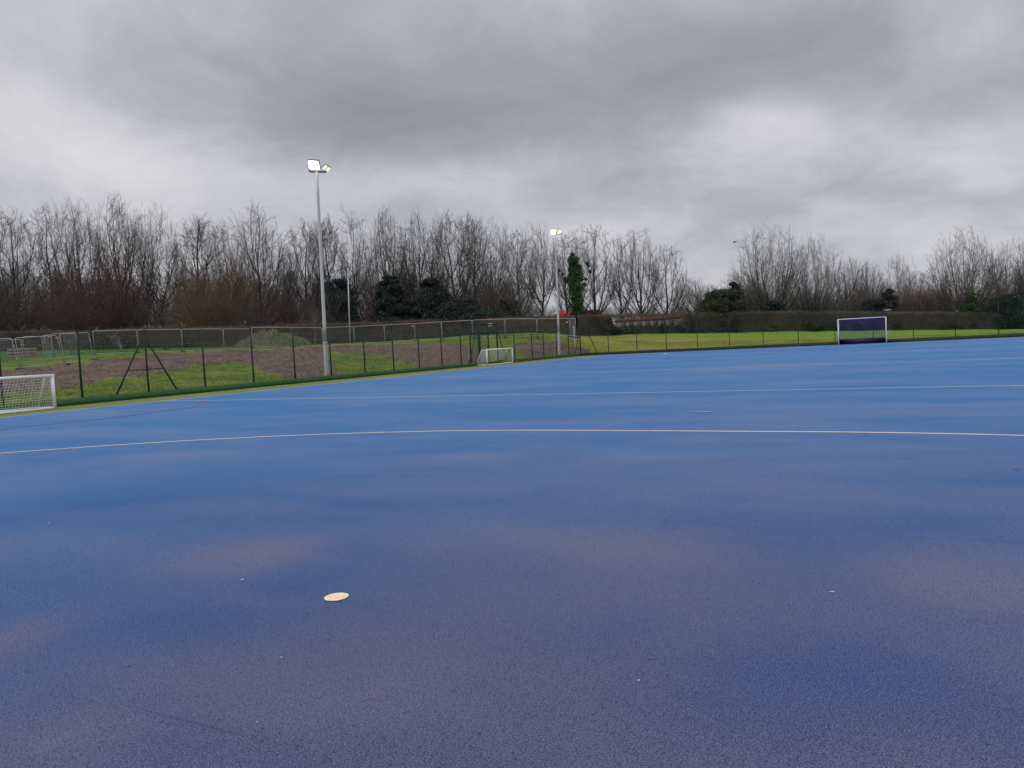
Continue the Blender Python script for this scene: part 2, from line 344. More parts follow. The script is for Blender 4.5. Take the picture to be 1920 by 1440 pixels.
ys=np.unique(np.round(np.r_[np.linspace(-400,-20,12),np.arange(-20,12,2.),np.arange(12,76.4,.33),[76.5,76.55],np.arange(77,112,.8),np.linspace(112,180,24),np.linspace(180,800,24)],3))
GX,GY=np.meshgrid(xs,ys,indexing='ij'); GZ=H(GX,GY)
out_=(GX<XF-.4)|(GY>YF+.6)
rough=vnoise(GX*.35,GY*.35,8)*.35+vnoise(GX*1.3,GY*1.3,9)*.22+vnoise(GX*2.6,GY*2.6,10)*.14
GV=np.c_[GX.ravel(),GY.ravel(),GZ.ravel()]
sm=soilmask(GV)
GV[:,2]+=np.where(out_.ravel(),rough.ravel()*np.where(sm,1.,.45)*np.clip((XF-GX.ravel())/3,.0,1)+np.where(sm,.06,0),0)
GV[:,2]+=np.where(out_.ravel()&(GX.ravel()>=XF),rough.ravel()*.5,0)
nx,ny=len(xs),len(ys); ii=(np.arange(nx-1)[:,None]*ny+np.arange(ny-1)[None]).ravel()
def terrain_mat(t,b,co,oc):
    at_=t.n('ShaderNodeAttribute',attribute_name='soil').outputs['Fac']
    edge=t.m('ADD',at_,t.m('MULTIPLY',t.m('SUBTRACT',t.noise(co,2.2,4,.7),.5),.9))
    soil=t.mapr(edge,.45,.55); rim=t.m('MULTIPLY',t.mapr(edge,.30,.45),t.mapr(edge,.62,.5))
    cool=t.n('ShaderNodeSeparateXYZ'); t.link(co,cool.inputs[0])
    gn=t.noise(co,.25,3,.6,.5); gf=t.noise(co,5,4,.7); gm=t.noise(co,1.1,3,.6)
    grass=t.mix(t.mapr(gn,.35,.65),c4((.10,.185,.03)),c4((.25,.29,.05)))
    grass=t.mix(t.mapr(gm,.5,.75,0,.6),grass,c4((.33,.32,.10)))
    grass=t.mix(t.mapr(gf,.46,.34,0,.6),grass,c4((.05,.07,.02)))
    # the far slope beyond the end fence is yellower, mossy turf; beyond it the lawn is greener
    grass=t.mix(t.m('MULTIPLY',rim,.7),grass,c4((.33,.29,.16)))
    grass=t.mix(t.mapr(t.noise(co,2.6,4,.75),.60,.68,0,.7),grass,c4((.10,.075,.04)))
    far=t.m('MULTIPLY',t.mapr(cool.outputs[1],76.5,80),t.mapr(cool.outputs[0],-34,-28))
    moss=t.mix(t.mapr(gm,.35,.65),c4((.32,.30,.055)),c4((.24,.255,.05)))
    moss=t.mix(t.mapr(gf,.47,.33,0,.6),moss,c4((.09,.08,.03)))
    band=t.mapr(t.m('ADD',cool.outputs[1],t.m('MULTIPLY',cool.outputs[0],.38)),91,97)
    moss=t.mix(band,moss,c4((.18,.30,.035)))
    grass=t.mix(far,grass,moss)
    back=t.mapr(t.m('ADD',t.m('MULTIPLY',cool.outputs[0],-1),t.m('MULTIPLY',cool.outputs[1],.12)),58,66)
    grass=t.mix(t.m('MULTIPLY',back,t.m('SUBTRACT',1,far)),grass,c4((.06,.15,.03)))
    dirt=t.mix(t.mapr(t.noise(co,.3,3,.6),.38,.62),c4((.24,.165,.125)),c4((.14,.102,.09)))
    dirt=t.mix(t.mapr(t.noise(co,3.2,5,.75),.48,.66,0,.75),dirt,c4((.33,.24,.19)))
    dirt=t.mix(t.mapr(t.noise(co,.8,4,.65,.4),.5,.66,0,.65),dirt,c4((.085,.062,.055)))
    dirt=t.mix(t.mapr(t.noise(co,4.2,5,.75),.46,.36,0,.85),dirt,c4((.028,.02,.02)))
    t.link(t.mix(soil,grass,dirt),b.inputs['Base Color']); b.inputs['Roughness'].default_value=.95
    b.inputs['Specular IOR Level'].default_value=.1
    bump(t,b,t.m('ADD',gf,t.noise(co,14,3,.7)),.9,.14)
M_ter=mat('grass_and_soil',terrain_mat)
mb=MB(); mb.add(GV,np.stack([ii,ii+ny,ii+ny+1,ii+1],1)); ter=struct(mb.build('ground',M_ter,smooth=True))
ka=ter.data.attributes.new('soil','FLOAT','POINT'); ka.data.foreach_set('value',sm.astype(np.float32))

def place(u,Z):
    v=640.
    for _ in range(5):
        p=at(u,v,Z); z=float(H(p[0],p[1])); q=np.array([p[0],p[1],z]); v=proj(q)[1]
        p=at(u,v,Z)
    return np.array([p[0],p[1],float(H(p[0],p[1]))])

# grass tufts and clods on the bank
def scatter(n,x0,x1,y0,y1): 
    x=RNG.uniform(x0,x1,n);y=RNG.uniform(y0,y1,n); return np.c_[x,y,H(x,y)]
P=np.r_[scatter(70000,-42,-27.3,14,79),scatter(26000,-27,16,77,92)]
s_=soilmask(P); G=P[~s_|(RNG.random(len(P))<.06)]
nb=len(G); a=RNG.uniform(0,2*np.pi,nb);hh=RNG.uniform(.03,.10,nb);wd=RNG.uniform(.015,.04,nb)
dx=np.c_[np.cos(a),np.sin(a),np.zeros(nb)]*wd[:,None]; tip=np.c_[RNG.normal(0,.03,nb),RNG.normal(0,.03,nb),hh]
base=G+[0,0,.0]; V=np.stack([base-dx,base+dx,base+tip],1)
M_gr=mat('grass_blades',lambda t,b,co,oc:(t.link(t.mix(t.mapr(t.noise(co,.7,3,.6),.35,.65),c4((.12,.21,.03)),c4((.29,.33,.08))),b.inputs['Base Color']),setattr(b.inputs['Roughness'],'default_value',.7)))
mb=MB(); mb.add(V.reshape(-1,3),np.arange(nb*3).reshape(-1,3))
tag(mb.build('grass',M_gr),'short yellow green grass growing on the bank behind the green fences','grass',kind='stuff')
S=P[s_][:30000]; nb=len(S); sz=RNG.uniform(.03,.07,nb)*RNG.uniform(.8,2.8,nb)
tet=np.array([[1,0,-.5],[-.5,.87,-.5],[-.5,-.87,-.5],[.1,.05,.8]])
V=S[:,None]+(tet[None]+RNG.normal(0,.25,(nb,4,3)))*sz[:,None,None]+np.array([0,0,.05])
fc=(np.arange(nb)[:,None,None]*4+np.array([[0,1,3],[1,2,3],[2,0,3]])[None]).reshape(-1,3)
M_clod=simple('soil_clods',(.28,.20,.155),(.075,.055,.05),3,.95)
mb=MB(); mb.add(V.reshape(-1,3),fc)
tag(mb.build('soil_clods',M_clod),'crumbly brown soil clods on the bare patches of the bank','soil',kind='stuff')

# ------------------------------------------------------------------ kerb boards
M_kerb=simple('green_kickboard',(.014,.080,.012),(.026,.115,.022),2,.7)
M_kerbd=simple('dark_kickboard',(.015,.03,.014),(.03,.05,.02),2,.8)
mb=MB(); mb.box((XF+.02,-30,-.06),(XF+.10,YF-.1,.27)); struct(mb.build('kerb',M_kerb))
mb=MB(); mb.box((XF+.02,YF-.10,-.06),(45,YF-.02,.29)); struct(mb.build('kerb',M_kerbd))
# worn pale edging in front of the far board
M_edge=simple('worn_edging',(.30,.31,.28),(.18,.2,.16),1.5,.9)
strip('edging',seg(XF+.2,YF-.24,45,YF-.24,60,.0),.14,.006,M_edge)
# ragged leaf litter and moss along the left board
M_lit=simple('kerb_litter',(.05,.05,.02),(.11,.09,.05),8,.95)
n=2600; yy=RNG.uniform(10,75,n); off=np.abs(RNG.normal(0,.06,n)); P=np.c_[XF+.13+off,yy,np.full(n,.012)]
a=RNG.uniform(0,6.28,n);V=P[:,None]+np.stack([np.c_[np.cos(a+k),np.sin(a+k),np.abs(np.sin(a*3+k))*.4] for k in (0,2.1,4.2)],1)*RNG.uniform(.015,.05,n)[:,None,None]
mb=MB(); mb.add(V.reshape(-1,3),np.arange(n*3).reshape(-1,3)); tag(mb.build('leaf_litter',M_lit),'dark leaf litter gathered along the foot of the green kickboard','leaf litter',kind='stuff')

# ------------------------------------------------------------------ fences
M_fen=simple('dark_green_steel',(.004,.024,.015),(.008,.034,.021),3,.75)
M_wire=simple('green_fence_wire',(.02,.06,.045),(.03,.075,.055),3,.5)
M_gal=simple('galvanised_steel',(.42,.44,.45),(.55,.57,.58),5,.45,.35)
M_galw=simple('galvanised_wire',(.30,.32,.33),(.40,.42,.43),5,.5,.3)
def wires(mb,p,q,z0,z1,sv,shh,w):
    """weldmesh between plan points p and q"""
    p=np.array(p[:2],float);q=np.array(q[:2],float);L=np.linalg.norm(q-p);d=(q-p)/L;nrm=np.array([-d[1],d[0]])
    for s in np.arange(sv,L-.01,sv):
        c=p+d*s; mb.add([(*(c-d*w/2),z0),(*(c+d*w/2),z0),(*(c+nrm*w),z0),(*(c-d*w/2),z1),(*(c+d*w/2),z1),(*(c+nrm*w),z1)],[(0,1,4,3),(1,2,5,4),(2,0,3,5)])
    for z in np.arange(z0,z1+.01,shh):
        mb.bar((*(p+nrm*w),z),(*(q+nrm*w),z),w*1.2,w*1.2)
def fence_post(root,x,y,h,s=.06,top=None):
    mb=MB(); z0=.0; mb.box((x-s/2,y-s/2,z0),(x+s/2,y+s/2,h)); mb.box((x-s/2-.006,y-s/2-.006,h-.005),(x+s/2+.006,y+s/2+.006,h+.02))
    return mb.build('post',M_fen,root,local=root.location)
def brace(root,p,q,s=.05):
    mb=MB(); mb.bar(p,q,s,s); return mb.build('brace',M_fen,root,local=root.location)
side=empty('mesh_fence',(XF-.06,22,0)); tag(side,'dark green weldmesh fence on slim posts running along the left side of the pitch','fence')
PY=[6.9,9.95,13,16.05,19.1,22.2,25.3,28.4,31.5,34.53,37.55,40.7,43.73,46.73,49.65,52.4]
PY2=[61.4,64.9,67.4,70.4,73.4]
HS=3.05; xf=XF-.06
for y in PY+PY2: fence_post(side,xf,y,HS)
def mesh_panel(root,p,q,z0,z1,sv=.05,sh=.2,w=.005,m=None,name='mesh_panel'):
    mb=MB(); wires(mb,p,q,z0,z1,sv,sh,w); return mb.build(name,m or M_wire,root,local=root.location)
for a,b in zip(PY[:-1],PY[1:]): mesh_panel(side,(xf,a),(xf,b),.1,HS-.05)
for a,b in zip(PY2[:-1],PY2[1:]): mesh_panel(side,(xf,a),(xf,b),.1,HS-.05)
mesh_panel(side,(xf,52.4),(xf,55.3),.1,HS-.05); mesh_panel(side,(xf,58.3),(xf,61.4),.1,HS-.05); mesh_panel(side,(xf,73.4),(xf,YF),.1,HS-.05)
# straining braces either side of the second visible post
for s in (-1,1):
    brace(side,(xf-.07,25.3+s*1.55,.22),(xf-.07,25.3+s*.12,2.62),.055)
brace(side,(xf-.07,24.35,1.28),(xf-.07,26.25,1.28),.045)
# far end fence
far=empty('mesh_fence',(0,YF+.06,0)); tag(far,'dark green weldmesh fence along the far end of the pitch behind the blue goal','fence')
PX=[-23.95,-20.9,-17.85,-14.75,-11.68,-8.58,-5.47,-2.35,.75,3.88,7.0,10.09,13.2,16.3,19.4,22.5]
yf=YF+.06; HFAR=3.1
corner_h=4.5
fence_post(far,XF-.06,yf,corner_h,.08)
for x in PX: fence_post(far,x,yf,HFAR,.055)
for a,b in zip([XF-.06]+PX[:-1],PX): mesh_panel(far,(a,yf),(b,yf),.1,HFAR-.05,.05,.4,.0045)
brace(far,(-25.25,yf+.06,.2),(XF+.05,yf+.06,4.3),.055)
brace(far,(XF-.06,yf-1.7,.2),(XF-.06,yf-.1,2.5),.045)
# recess in the side fence behind the small goal
rec=empty('storage_recess_fence',(xf,56.8,0)); tag(rec,'dark green fence recess with two long braces behind the farther small white goal','fence')
RB=xf-.85
ys0,ys1=55.3,58.3
fence_post(rec,xf,ys0,3.35,.16); fence_post(rec,xf,ys1,3.35,.10); fence_post(rec,RB,ys0,3.35,.08); fence_post(rec,RB,ys1,3.35,.08)
fence_post(rec,xf,56.8,2.6,.09)
for z in (2.62,3.3):
    mb=MB(); mb.bar((xf,ys0,z),(xf,ys1,z),.07,.09); mb.bar((RB,ys0,z),(RB,ys1,z),.06,.07); mb.bar((xf,ys0,z),(RB,ys0,z),.05,.06); mb.bar((xf,ys1,z),(RB,ys1,z),.05,.06)
    mb.build('rail',M_fen,rec,local=rec.location)
mesh_panel(rec,(xf,ys0),(xf,ys1),2.62,3.3,.05,.1,.008); mesh_panel(rec,(RB,ys0),(RB,ys1),.3,3.3,.05,.2,.006)
mesh_panel(rec,(xf,ys0),(RB,ys0),.1,3.3,.05,.2,.005); mesh_panel(rec,(xf,ys1),(RB,ys1),.1,3.3,.05,.2,.005)
brace(rec,(xf-.08,53.7,.2),(xf-.08,ys0-.2,2.95),.055); brace(rec,(xf-.08,60.0,.2),(xf-.08,ys1+.12,2.95),.055)

# ------------------------------------------------------------------ floodlights
M_conc=simple('grey_painted_steel',(.52,.54,.54),(.64,.66,.66),1.5,.55,.1)
M_hous=simple('lamp_housing',(.10,.11,.12),(.16,.17,.18),6,.5,.4)
def emis(name,c,s):
    def f(t,b,co,oc):
        b.inputs['Base Color'].default_value=c4(c); b.inputs['Emission Color'].default_value=c4(c); b.inputs['Emission Strength'].default_value=s
    return mat(name,f)
M_em=emis('lit_lamp',(1,1,.9),4); M_em2=emis('lit_lamp_warm',(.93,1,.72),.9)
TILT=np.array([.014,.008,1.])
def lampbox(root,c,nrm,w,h,dpt,m,split=False,ang=0):
    """floodlight housing at c, lens facing nrm"""
    nrm=np.array(nrm,float);nrm/=np.linalg.norm(nrm);sx=np.cross((0,0,1),nrm);sx/=np.linalg.norm(sx);up=np.cross(nrm,sx)
    if ang: sx,up=sx*math.cos(ang)+up*math.sin(ang),-sx*math.sin(ang)+up*math.cos(ang)
    c=np.array(c,float)
    def bx(mb,o,a,b_,e,ch=0):
        k=[(-a,-b_),(a,-b_),(a,b_),(-a,b_)] if not ch else [(-a+ch,-b_),(a-ch,-b_),(a,-b_+ch),(a,b_-ch),(a-ch,b_),(-a+ch,b_),(-a,b_-ch),(-a,-b_+ch)]
        n=len(k);V=[o+sx*x+up*y for x,y in k]+[o+nrm*e+sx*x+up*y for x,y in k]
        ce=len(V);V+=[o,o+nrm*e]
        mb.add(V,[(i,(i+1)%n,n+(i+1)%n,n+i) for i in range(n)]); 
        mb.add(V,[((i+1)%n,i,ce) for i in range(n)]+[(n+i,n+(i+1)%n,ce+1) for i in range(n)])
    mb=MB(); bx(mb,c-nrm*dpt,w/2,h/2,dpt,.06)
    for k in np.linspace(-.8,.8,9): 
        q=c-nrm*(dpt+.03)+sx*k*w/2; mb.bar(q-up*h*.42,q+up*h*.42,.012,.07,nrm)
    hs=mb.build('lamp_housing',M_hous,root,local=root.location)
    if split:
        for s in (-1,1):
            mb=MB(); bx(mb,c+sx*s*w*.25+nrm*.002,w*.2,h*.42,.015); mb.build('lamp_lens',m,hs).location=-np.array(root.location)
    else:
        mb=MB(); bx(mb,c+nrm*.002,w*.46,h*.44,.015,.05); mb.build('lamp_lens',m,hs).location=-np.array(root.location)
def flood(u,vb,vt,X,label,heads,rb=.125,rt=.08,jh=2.1):
    p=onX(u,vb,X); p[2]=max(.05,float(H(p[0],p[1]))); root=empty('floodlight_mast',p); tag(root,label,'floodlight')
    Htop=12.15
    top=p+TILT*Htop; pj=p+TILT*jh
    mb=MB(); mb.tube([p-TILT*.1,p+TILT*.02,pj-TILT*.06,pj],[rb,rb,rb,rb*.9],14); mb.tube([pj-TILT*.1,pj,],[rb*1.12]*2,14)
    mb.build('mast_base',M_conc,root,True,local=p)
    mb=MB(); mb.box(p+[-.2,-.2,-.02],p+[.2,.2,.025]); 
    for sx in(-1,1):
        for sy in(-1,1): mb.tube([p+[sx*.15,sy*.15,.02],p+[sx*.15,sy*.15,.08]],.018,6)
    mb.build('base_plate',M_gal,root,local=p)
    ts=np.linspace(0,1,9); mb=MB(); mb.tube([pj+(top-pj)*t_ for t_ in ts],[rb*.82+(rt-rb*.82)*t_ for t_ in ts],14)
    mb.build('mast',M_conc,root,True,local=p)
    cr=np.array([.885,.465,0]); fw=np.array([.465,-.885,0])
    mb=MB(); mb.bar(top-cr*.42-np.array([0,0,-.05]),top+cr*.55-np.array([0,0,.02]),.09,.09); mb.bar(top-cr*.42+[0,0,.05],top-cr*.48+[0,0,.42],.05,.07);mb.bar(top+cr*.55,top+cr*.66+[0,0,.3],.05,.07)
    mb.build('bracket',M_hous,root,local=p)
    for (oc,of,oz,nr,w_,h_,dp,m,sp,ang) in heads:
        c=top+cr*oc+fw*of+np.array([0,0,oz]); n_=cr*nr[0]+fw*nr[1]+np.array([0,0,nr[2]])
        lampbox(root,c,n_,w_,h_,dp,m,sp,ang)
    return root
flood(613,708,325,-27.55,'nearer tall grey floodlight mast with lit lamps, behind the left fence',
  [(-.1,.2,.36,(-.15,1,-.75),.68,.60,.14,M_em,False,-.16),(.6,.1,.16,(.35,.8,-.8),.46,.36,.09,M_em2,True,-.62)])
flood(1049,669,445,-27.6,'farther floodlight mast with two lit lamps, beside the far corner of the fence',
  [(-.2,.2,.2,(-.1,1,-.7),.54,.54,.12,M_em,False,-.1),(.40,.15,.17,(.35,.9,-.7),.48,.52,.10,emis('lit_lamp_yellow',(1,1,.55),1.1),False,-.25)],.13,.06,2.35)

# ------------------------------------------------------------------ small goals
M_white=simple('white_aluminium',(.88,.89,.88),(.82,.83,.82),2,.35)
M_netw=simple('white_net',(.82,.82,.78),(.74,.74,.70),9,.8)
M_blk=simple('black_rubber',(.012,.012,.013),(.03,.03,.03),9,.7)
def net_patch(mb,a,b,c,d,n,m,r,sag=0,nv=None):
    """net over quad a-b (top) d-c (bottom)"""
    a,b,c,d=[np.array(x,float) for x in (a,b,c,d)]
    nv=nv if nv is not None else np.array([0,0,-1.])
    def pt(s,t_): return (a*(1-s)+b*s)*(1-t_)+(d*(1-s)+c*s)*t_+nv*sag*math.sin(math.pi*s)*math.sin(math.pi*t_)
    Ls=[[pt(i/n,k/6) for k in range(7)] for i in range(n+1)]; Lt=[[pt(k/10,i/m) for k in range(11)] for i in range(m+1)]
    tubes(mb,np.array(Ls),np.full((n+1,7),r),3); tubes(mb,np.array(Lt),np.full((m+1,11),r),3)
def small_goal(loc,rz,W,Hh,label,r=.06):
    """mouth in the local x=0 plane, opening towards +x; width along y from 0 to W"""
    root=empty('small_goal',loc,rz); tag(root,label,'goal','small white training goals on the green margin')
    td,bd=.45,1.05
    def pc(name,mb,m,par=root): return mb.build(name,m,par,True)
    for y in (0,W):
        mb=MB(); mb.tube([(0,y,0),(0,y,Hh)],r,12); pc('goal_post',mb,M_white)
        mb=MB(); mb.tube([(0,y,Hh-.03),(-td,y,Hh-.03),(-td-.04,y,Hh-.08),(-bd,y,.06)],r*.62,10); mb.tube([(0,y,.05),(-bd,y,.05)],r*.8,10); pc('side_frame',mb,M_white)
    mb=MB(); mb.tube([(0,-r,Hh),(0,W+r,Hh)],r,12); pc('crossbar',mb,M_white)
    mb=MB(); mb.tube([(-bd,0,.05),(-bd,W,.05)],r*.9,12); mb.tube([(0,0,.045),(0,W,.045)],r*.75,12); pc('ground_bar',mb,M_white)
    mb=MB(); rr_=.0065
    nW=int(W/.12)
    net_patch(mb,(-td,0,Hh-.03),(-td,W,Hh-.03),(-bd,W,.06),(-bd,0,.06),nW,12,rr_,.12,np.array([-1,0,-.3]))
    net_patch(mb,(0,0,Hh),(0,W,Hh),(-td,W,Hh-.03),(-td,0,Hh-.03),nW,4,rr_,.05)
    for y in (0,W): net_patch(mb,(0,y,Hh),(-td,y,Hh-.03),(-bd,y,.06),(0,y,.06),8,11,rr_,.03,np.array([0,1,0.]))
    mb.build('goal_net',M_netw,root)
    for y in (-.14,W+.14):
        mb=MB(); mb.tube([(-bd-.06,y-.035,.11),(-bd-.06,y+.035,.11)],.11,16); mb.tube([(-bd-.06,y-.05,.11),(-bd-.06,y+.05,.11)],.03,8); w_=mb.build('wheel',M_blk,root)
    return root
g1=gnd(103,767)
W1=4.0
small_goal((g1[0]-.0,g1[1]-W1,0),0,W1,1.27,'white tubular training goal with white net, cut off by the left edge')
ga=onX(917,685,-26.1);gb=onX(959,680,-26.1)
small_goal((-26.0,54.55,0),0,4.35,1.24,'white tubular training goal standing before the green fence recess')

# ------------------------------------------------------------------ hockey goal
M_navy=simple('navy_board',(.004,.005,.05),(.008,.009,.075),2,.55)
M_nnet=simple('navy_net',(.02,.028,.33),(.03,.04,.42),6,.8)
hg=empty('hockey_goal',(-.07,YB+1.6,0)); tag(hg,'white framed hockey goal with navy net and dark navy backboard at the far end','goal')
Wg,Hg=3.76,2.2
for s in (-1,1):
    mb=MB(); mb.box((s*Wg/2-.04,-.04,0),(s*Wg/2+.04,.04,Hg)); mb.build('goal_post',M_white,hg)
    mb=MB(); mb.bar((s*Wg/2,.04,Hg-.03),(s*Wg/2*.98,.85,Hg+.02),.045,.045); mb.bar((s*Wg/2,.85,Hg+.02),(s*Wg/2,1.2,.05),.045,.045); mb.build('net_support',M_white,hg)
    mb=MB(); mb.box((s*(Wg/2-.02)-.012,.045,.01),(s*(Wg/2-.02)+.012,1.2,.46)); mb.build('side_board',M_navy,hg)
mb=MB(); mb.box((-Wg/2-.04,-.035,Hg),(Wg/2+.04,.035,Hg+.07)); mb.build('crossbar',M_white,hg)
mb=MB(); mb.box((-Wg/2,1.2,.01),(Wg/2,1.23,.46)); mb.build('backboard',M_navy,hg)
mb=MB(); zt=Hg+.02
net_patch(mb,(-Wg/2,.85,zt),(Wg/2,.85,zt),(Wg/2,1.19,.46),(-Wg/2,1.19,.46),100,44,.0034,.06,np.array([0,1,0.]))
net_patch(mb,(-Wg/2,.05,zt),(Wg/2,.05,zt),(Wg/2,.85,zt),(-Wg/2,.85,zt),100,22,.0032,.16)
for s in (-1,1): net_patch(mb,(s*Wg/2,.06,zt),(s*Wg/2,.85,zt),(s*Wg/2,1.19,.46),(s*Wg/2,.06,.46),24,42,.0045,.02,np.array([s,0,0.]))
mb.build('goal_net',M_nnet,hg)

# ------------------------------------------------------------------ temporary fence panels
M_feet=simple('rubber_feet',(.05,.05,.05),(.09,.09,.085),6,.9)
def panel(p,q,label,Hp=2.0,lean=(0,0,0),extra=None,r=.021,zoff=.0):
    """round-cornered tube frame with wire infill between ground points p and q"""
    p=np.array(p,float);q=np.array(q,float); L=np.linalg.norm(q-p); d=(q-p)/L; up=np.array([0,0,1.])+np.array(lean); up/=np.linalg.norm(up)
    root=empty('temporary_fence_panel',p); tag(root,label,'fence panel','galvanised temporary fence panels behind the bank')
    g=.03; a=d*g; b_=d*(L-g); z0=.12; c=.13
    def w(s,z): return p*0+d*s+up*z
    pts=[w(g,0),w(g,Hp-c)]+[w(g+c*(1-math.cos(k)),Hp-c+c*math.sin(k)) for k in (.5,1.05,1.57)]
    pts+=[w(L-g-c*(1-math.cos(k)),Hp-c+c*math.sin(k)) for k in (1.57,1.05,.5)]+[w(L-g,Hp-c),w(L-g,0)]
    mb=MB(); mb.tube(pts,r,8); mb.tube([w(g,z0),w(L-g,z0)],r*.85,8)
    mb.build('panel_frame',M_gal,root,True)
    mb=MB(); P_=[]
    for s in np.arange(g+.1,L-g,.1): P_.append([w(s,z0),w(s,Hp)])
    for z in np.arange(z0+.2,Hp-.05,.2): P_.append([w(g,z),w(L-g,z)])
    for z in (z0+.62,z0+1.28): P_.append([w(g,z),w(L-g,z)])
    tubes(mb,np.array(P_),np.full((len(P_),2),.0026),4); mb.build('wire_infill',M_galw,root)
    # coupler straps on the right upright and block foot under it
    for z in (.7,1.5): mb=MB(); mb.bar(w(L-g-.03,z),w(L+.05,z),.05,.06); mb.build('coupler',M_gal,root)
    for s in (0,L):
        mb=MB(); n_=np.cross(d,(0,0,1)); o=d*s; lo=.0
        mb.bar(o-n_*.32+[0,0,.03],o+n_*.32+[0,0,.03],.2,.14); mb.build('foot',M_feet,root)
    return root
def gp(u,v,Z):
    return at(u,v,Z)
JN=[(177,666.5,61.5,None),(260,662.5,64),(343,660,66),(421,658,68.5),(474,656,72)]
J=[gp(a[0],a[1],a[2]) for a in JN]
LB=['galvanised panel with the leaning tree trunk behind it, left end of the long row','galvanised panel directly behind the apex of the green A-frame brace','galvanised panel midway between the green A-frame brace and the spoil heap','narrower galvanised panel overlapping its neighbour just left of the green heap']
for i in range(4): panel(J[i],J[i+1],LB[i])
J2=[(474,652.5,73),(549,651,75.5),(606,650,79),(665,646.5,82),(722,643,83.5),(779,640,84.5),(829,637.5,83)]
J=[gp(*a) for a in J2]
LB=['galvanised panel in front of the crest of the green spoil heap','galvanised panel at the right foot of the spoil heap','galvanised panel immediately right of the nearer light mast','second galvanised panel to the right of the nearer light mast','galvanised panel with a tiny white tag at its upper right corner','narrower galvanised panel right of the one with the corner tag']
for i in range(6): panel(J[i],J[i+1],LB[i])
J3=[(829,637.5,83),(887,634.5,82.5),(948,632.5,82),(1008,632,82),(1069,631.5,82)]
J=[gp(*a) for a in J3]
LB=['galvanised panel left of the one carrying the white notice','galvanised panel carrying the white notice, above the fence recess','galvanised panel right of the one carrying the white notice','galvanised panel behind the farther light mast, last of the long row']
PN=[panel(J[i],J[i+1],LB[i]) for i in range(4)]
# end panel turned towards the pitch
panel(gp(1070,631.5,82),gp(1080.5,633,78.5),'galvanised end panel turned towards the pitch at the far corner')
# near group, leaning
lc=np.array([-.885,-.465,0])
def lean(k): return tuple(np.array([-.885,-.465,0])*k)
panel(gp(-70,698,47.5),gp(38,692.5,47.5),'leaning galvanised panel cut by the left edge, behind the cropped goal',2.02,lean(.18))
panel(gp(41,692.5,47.5),gp(121,684.5,50),'leaning galvanised panel nearest the soil patch, with the pink blocks seen through it',2.02,lean(.16))
panel(gp(122.5,684,50),gp(177,675,54.5),'leaning galvanised panel with a pale upper bar, right of the panel before the pink blocks',2.04,lean(.13))
panel(gp(48,681,56),gp(86,680,56.5),'upright galvanised panel behind the leaning ones, just right of the pink blocks',1.98,lean(.06))
panel(gp(88,678,57),gp(101,673,60),'galvanised panel seen end-on among the leaning panels',1.98,lean(.04))
panel(gp(101,672.5,60),gp(148,670,60.5),'galvanised panel with the small orange label, behind the leaning panels',1.98,lean(.04))
panel(gp(-60,689,56),gp(46,684,56),'galvanised panel behind the leaning one at the left edge',1.9,lean(.05))
# small signs on panels
M_sign=simple('white_sign',(.78,.78,.8),(.7,.7,.72),4,.5)
M_or=simple('orange_label',(.7,.25,.15),(.6,.2,.12),4,.6)
def sign(u,v,Z,wd,h,label,m,name='notice'):
    c=at(u,v,Z-.12); r_=R[:,0]; n_=-R[:,2]*-1
    mb=MB(); rt=np.array([r_[0],r_[1],0]);rt/=np.linalg.norm(rt); nn=np.array([rt[1],-rt[0],0])
    V=[]
    for e in (0,.012):
        V+=[c+rt*sx*wd/2+np.array([0,0,sz*h/2])+nn*e for sx,sz in((-1,-1),(1,-1),(1,1),(-1,1))]
    mb.add(V,[(0,3,2,1),(4,5,6,7),(0,1,5,4),(1,2,6,5),(2,3,7,6),(3,0,4,7)])
    return tag(mb.build(name,m),label,'sign')
sign(919,609.5,82.1,.48,.34,'small blank white notice fixed to a temporary fence panel above the recess',M_sign)
sign(773,611.5,84.4,.2,.1,'tiny white tag on the upper corner of a temporary fence panel',M_sign,'panel_tag')
sign(1063,604,82,.22,.1,'tiny white tag on the last long-row fence panel near the far mast',M_sign,'panel_tag')
sign(107,634,60,.26,.14,'small orange label on a temporary fence panel behind the leaning ones',M_or,'panel_tag')
sign(91,631,57.5,.1,.07,'tiny pale tag high on the end-on fence panel at the left',M_sign,'panel_tag')
# white marker pole by the corner
p=onX(1079.5,664.5,-28.2); mb=MB(); q=at(1075.5,612,proj(p)[2]); mb.tube([p,p+(q-p)*.5,q],.05,8); mb.tube([q,q+np.array([0,0,.02])],.055,8)
o=mb.build('marker_pole',M_white); tag(o,'slim white pole leaning behind the fence at the far corner','pole')

# ------------------------------------------------------------------ spoil heap, blocks
M_heap=mat('weedy_heap',lambda t,b,co,oc:(t.link(t.mix(t.mapr(t.noise(oc,2.5,4,.7),.4,.62),c4((.075,.085,.035)),c4((.19,.20,.09))),b.inputs['Base Color']),setattr(b.inputs['Roughness'],'default_value',.95),bump(t,b,t.noise(oc,9,4,.7),1,.12)))
hc=place(513,80); L_=at(447,655,80);R_=at(590,651,80); rad=np.linalg.norm(R_-L_)/2; topz=at(513,624,80)[2]-hc[2]
n1_,n2_=60,60; mb=MB(); gx=np.linspace(-1,1,n1_); A_,B_=np.meshgrid(gx,gx,indexing='ij'); rr_=np.hypot(A_,B_)
prof=np.clip(1-rr_**1.5,0,1)**.85*(1+.35*vnoise(A_*4+9,B_*4+9,21)+.25*vnoise(A_*11+9,B_*11+9,22)*1.2)
cr=np.array([.885,.465]);fw=np.array([-.465,.885])
XY=hc[:2]+(A_[...,None]*cr*rad)+(B_[...,None]*fw*rad*.7)
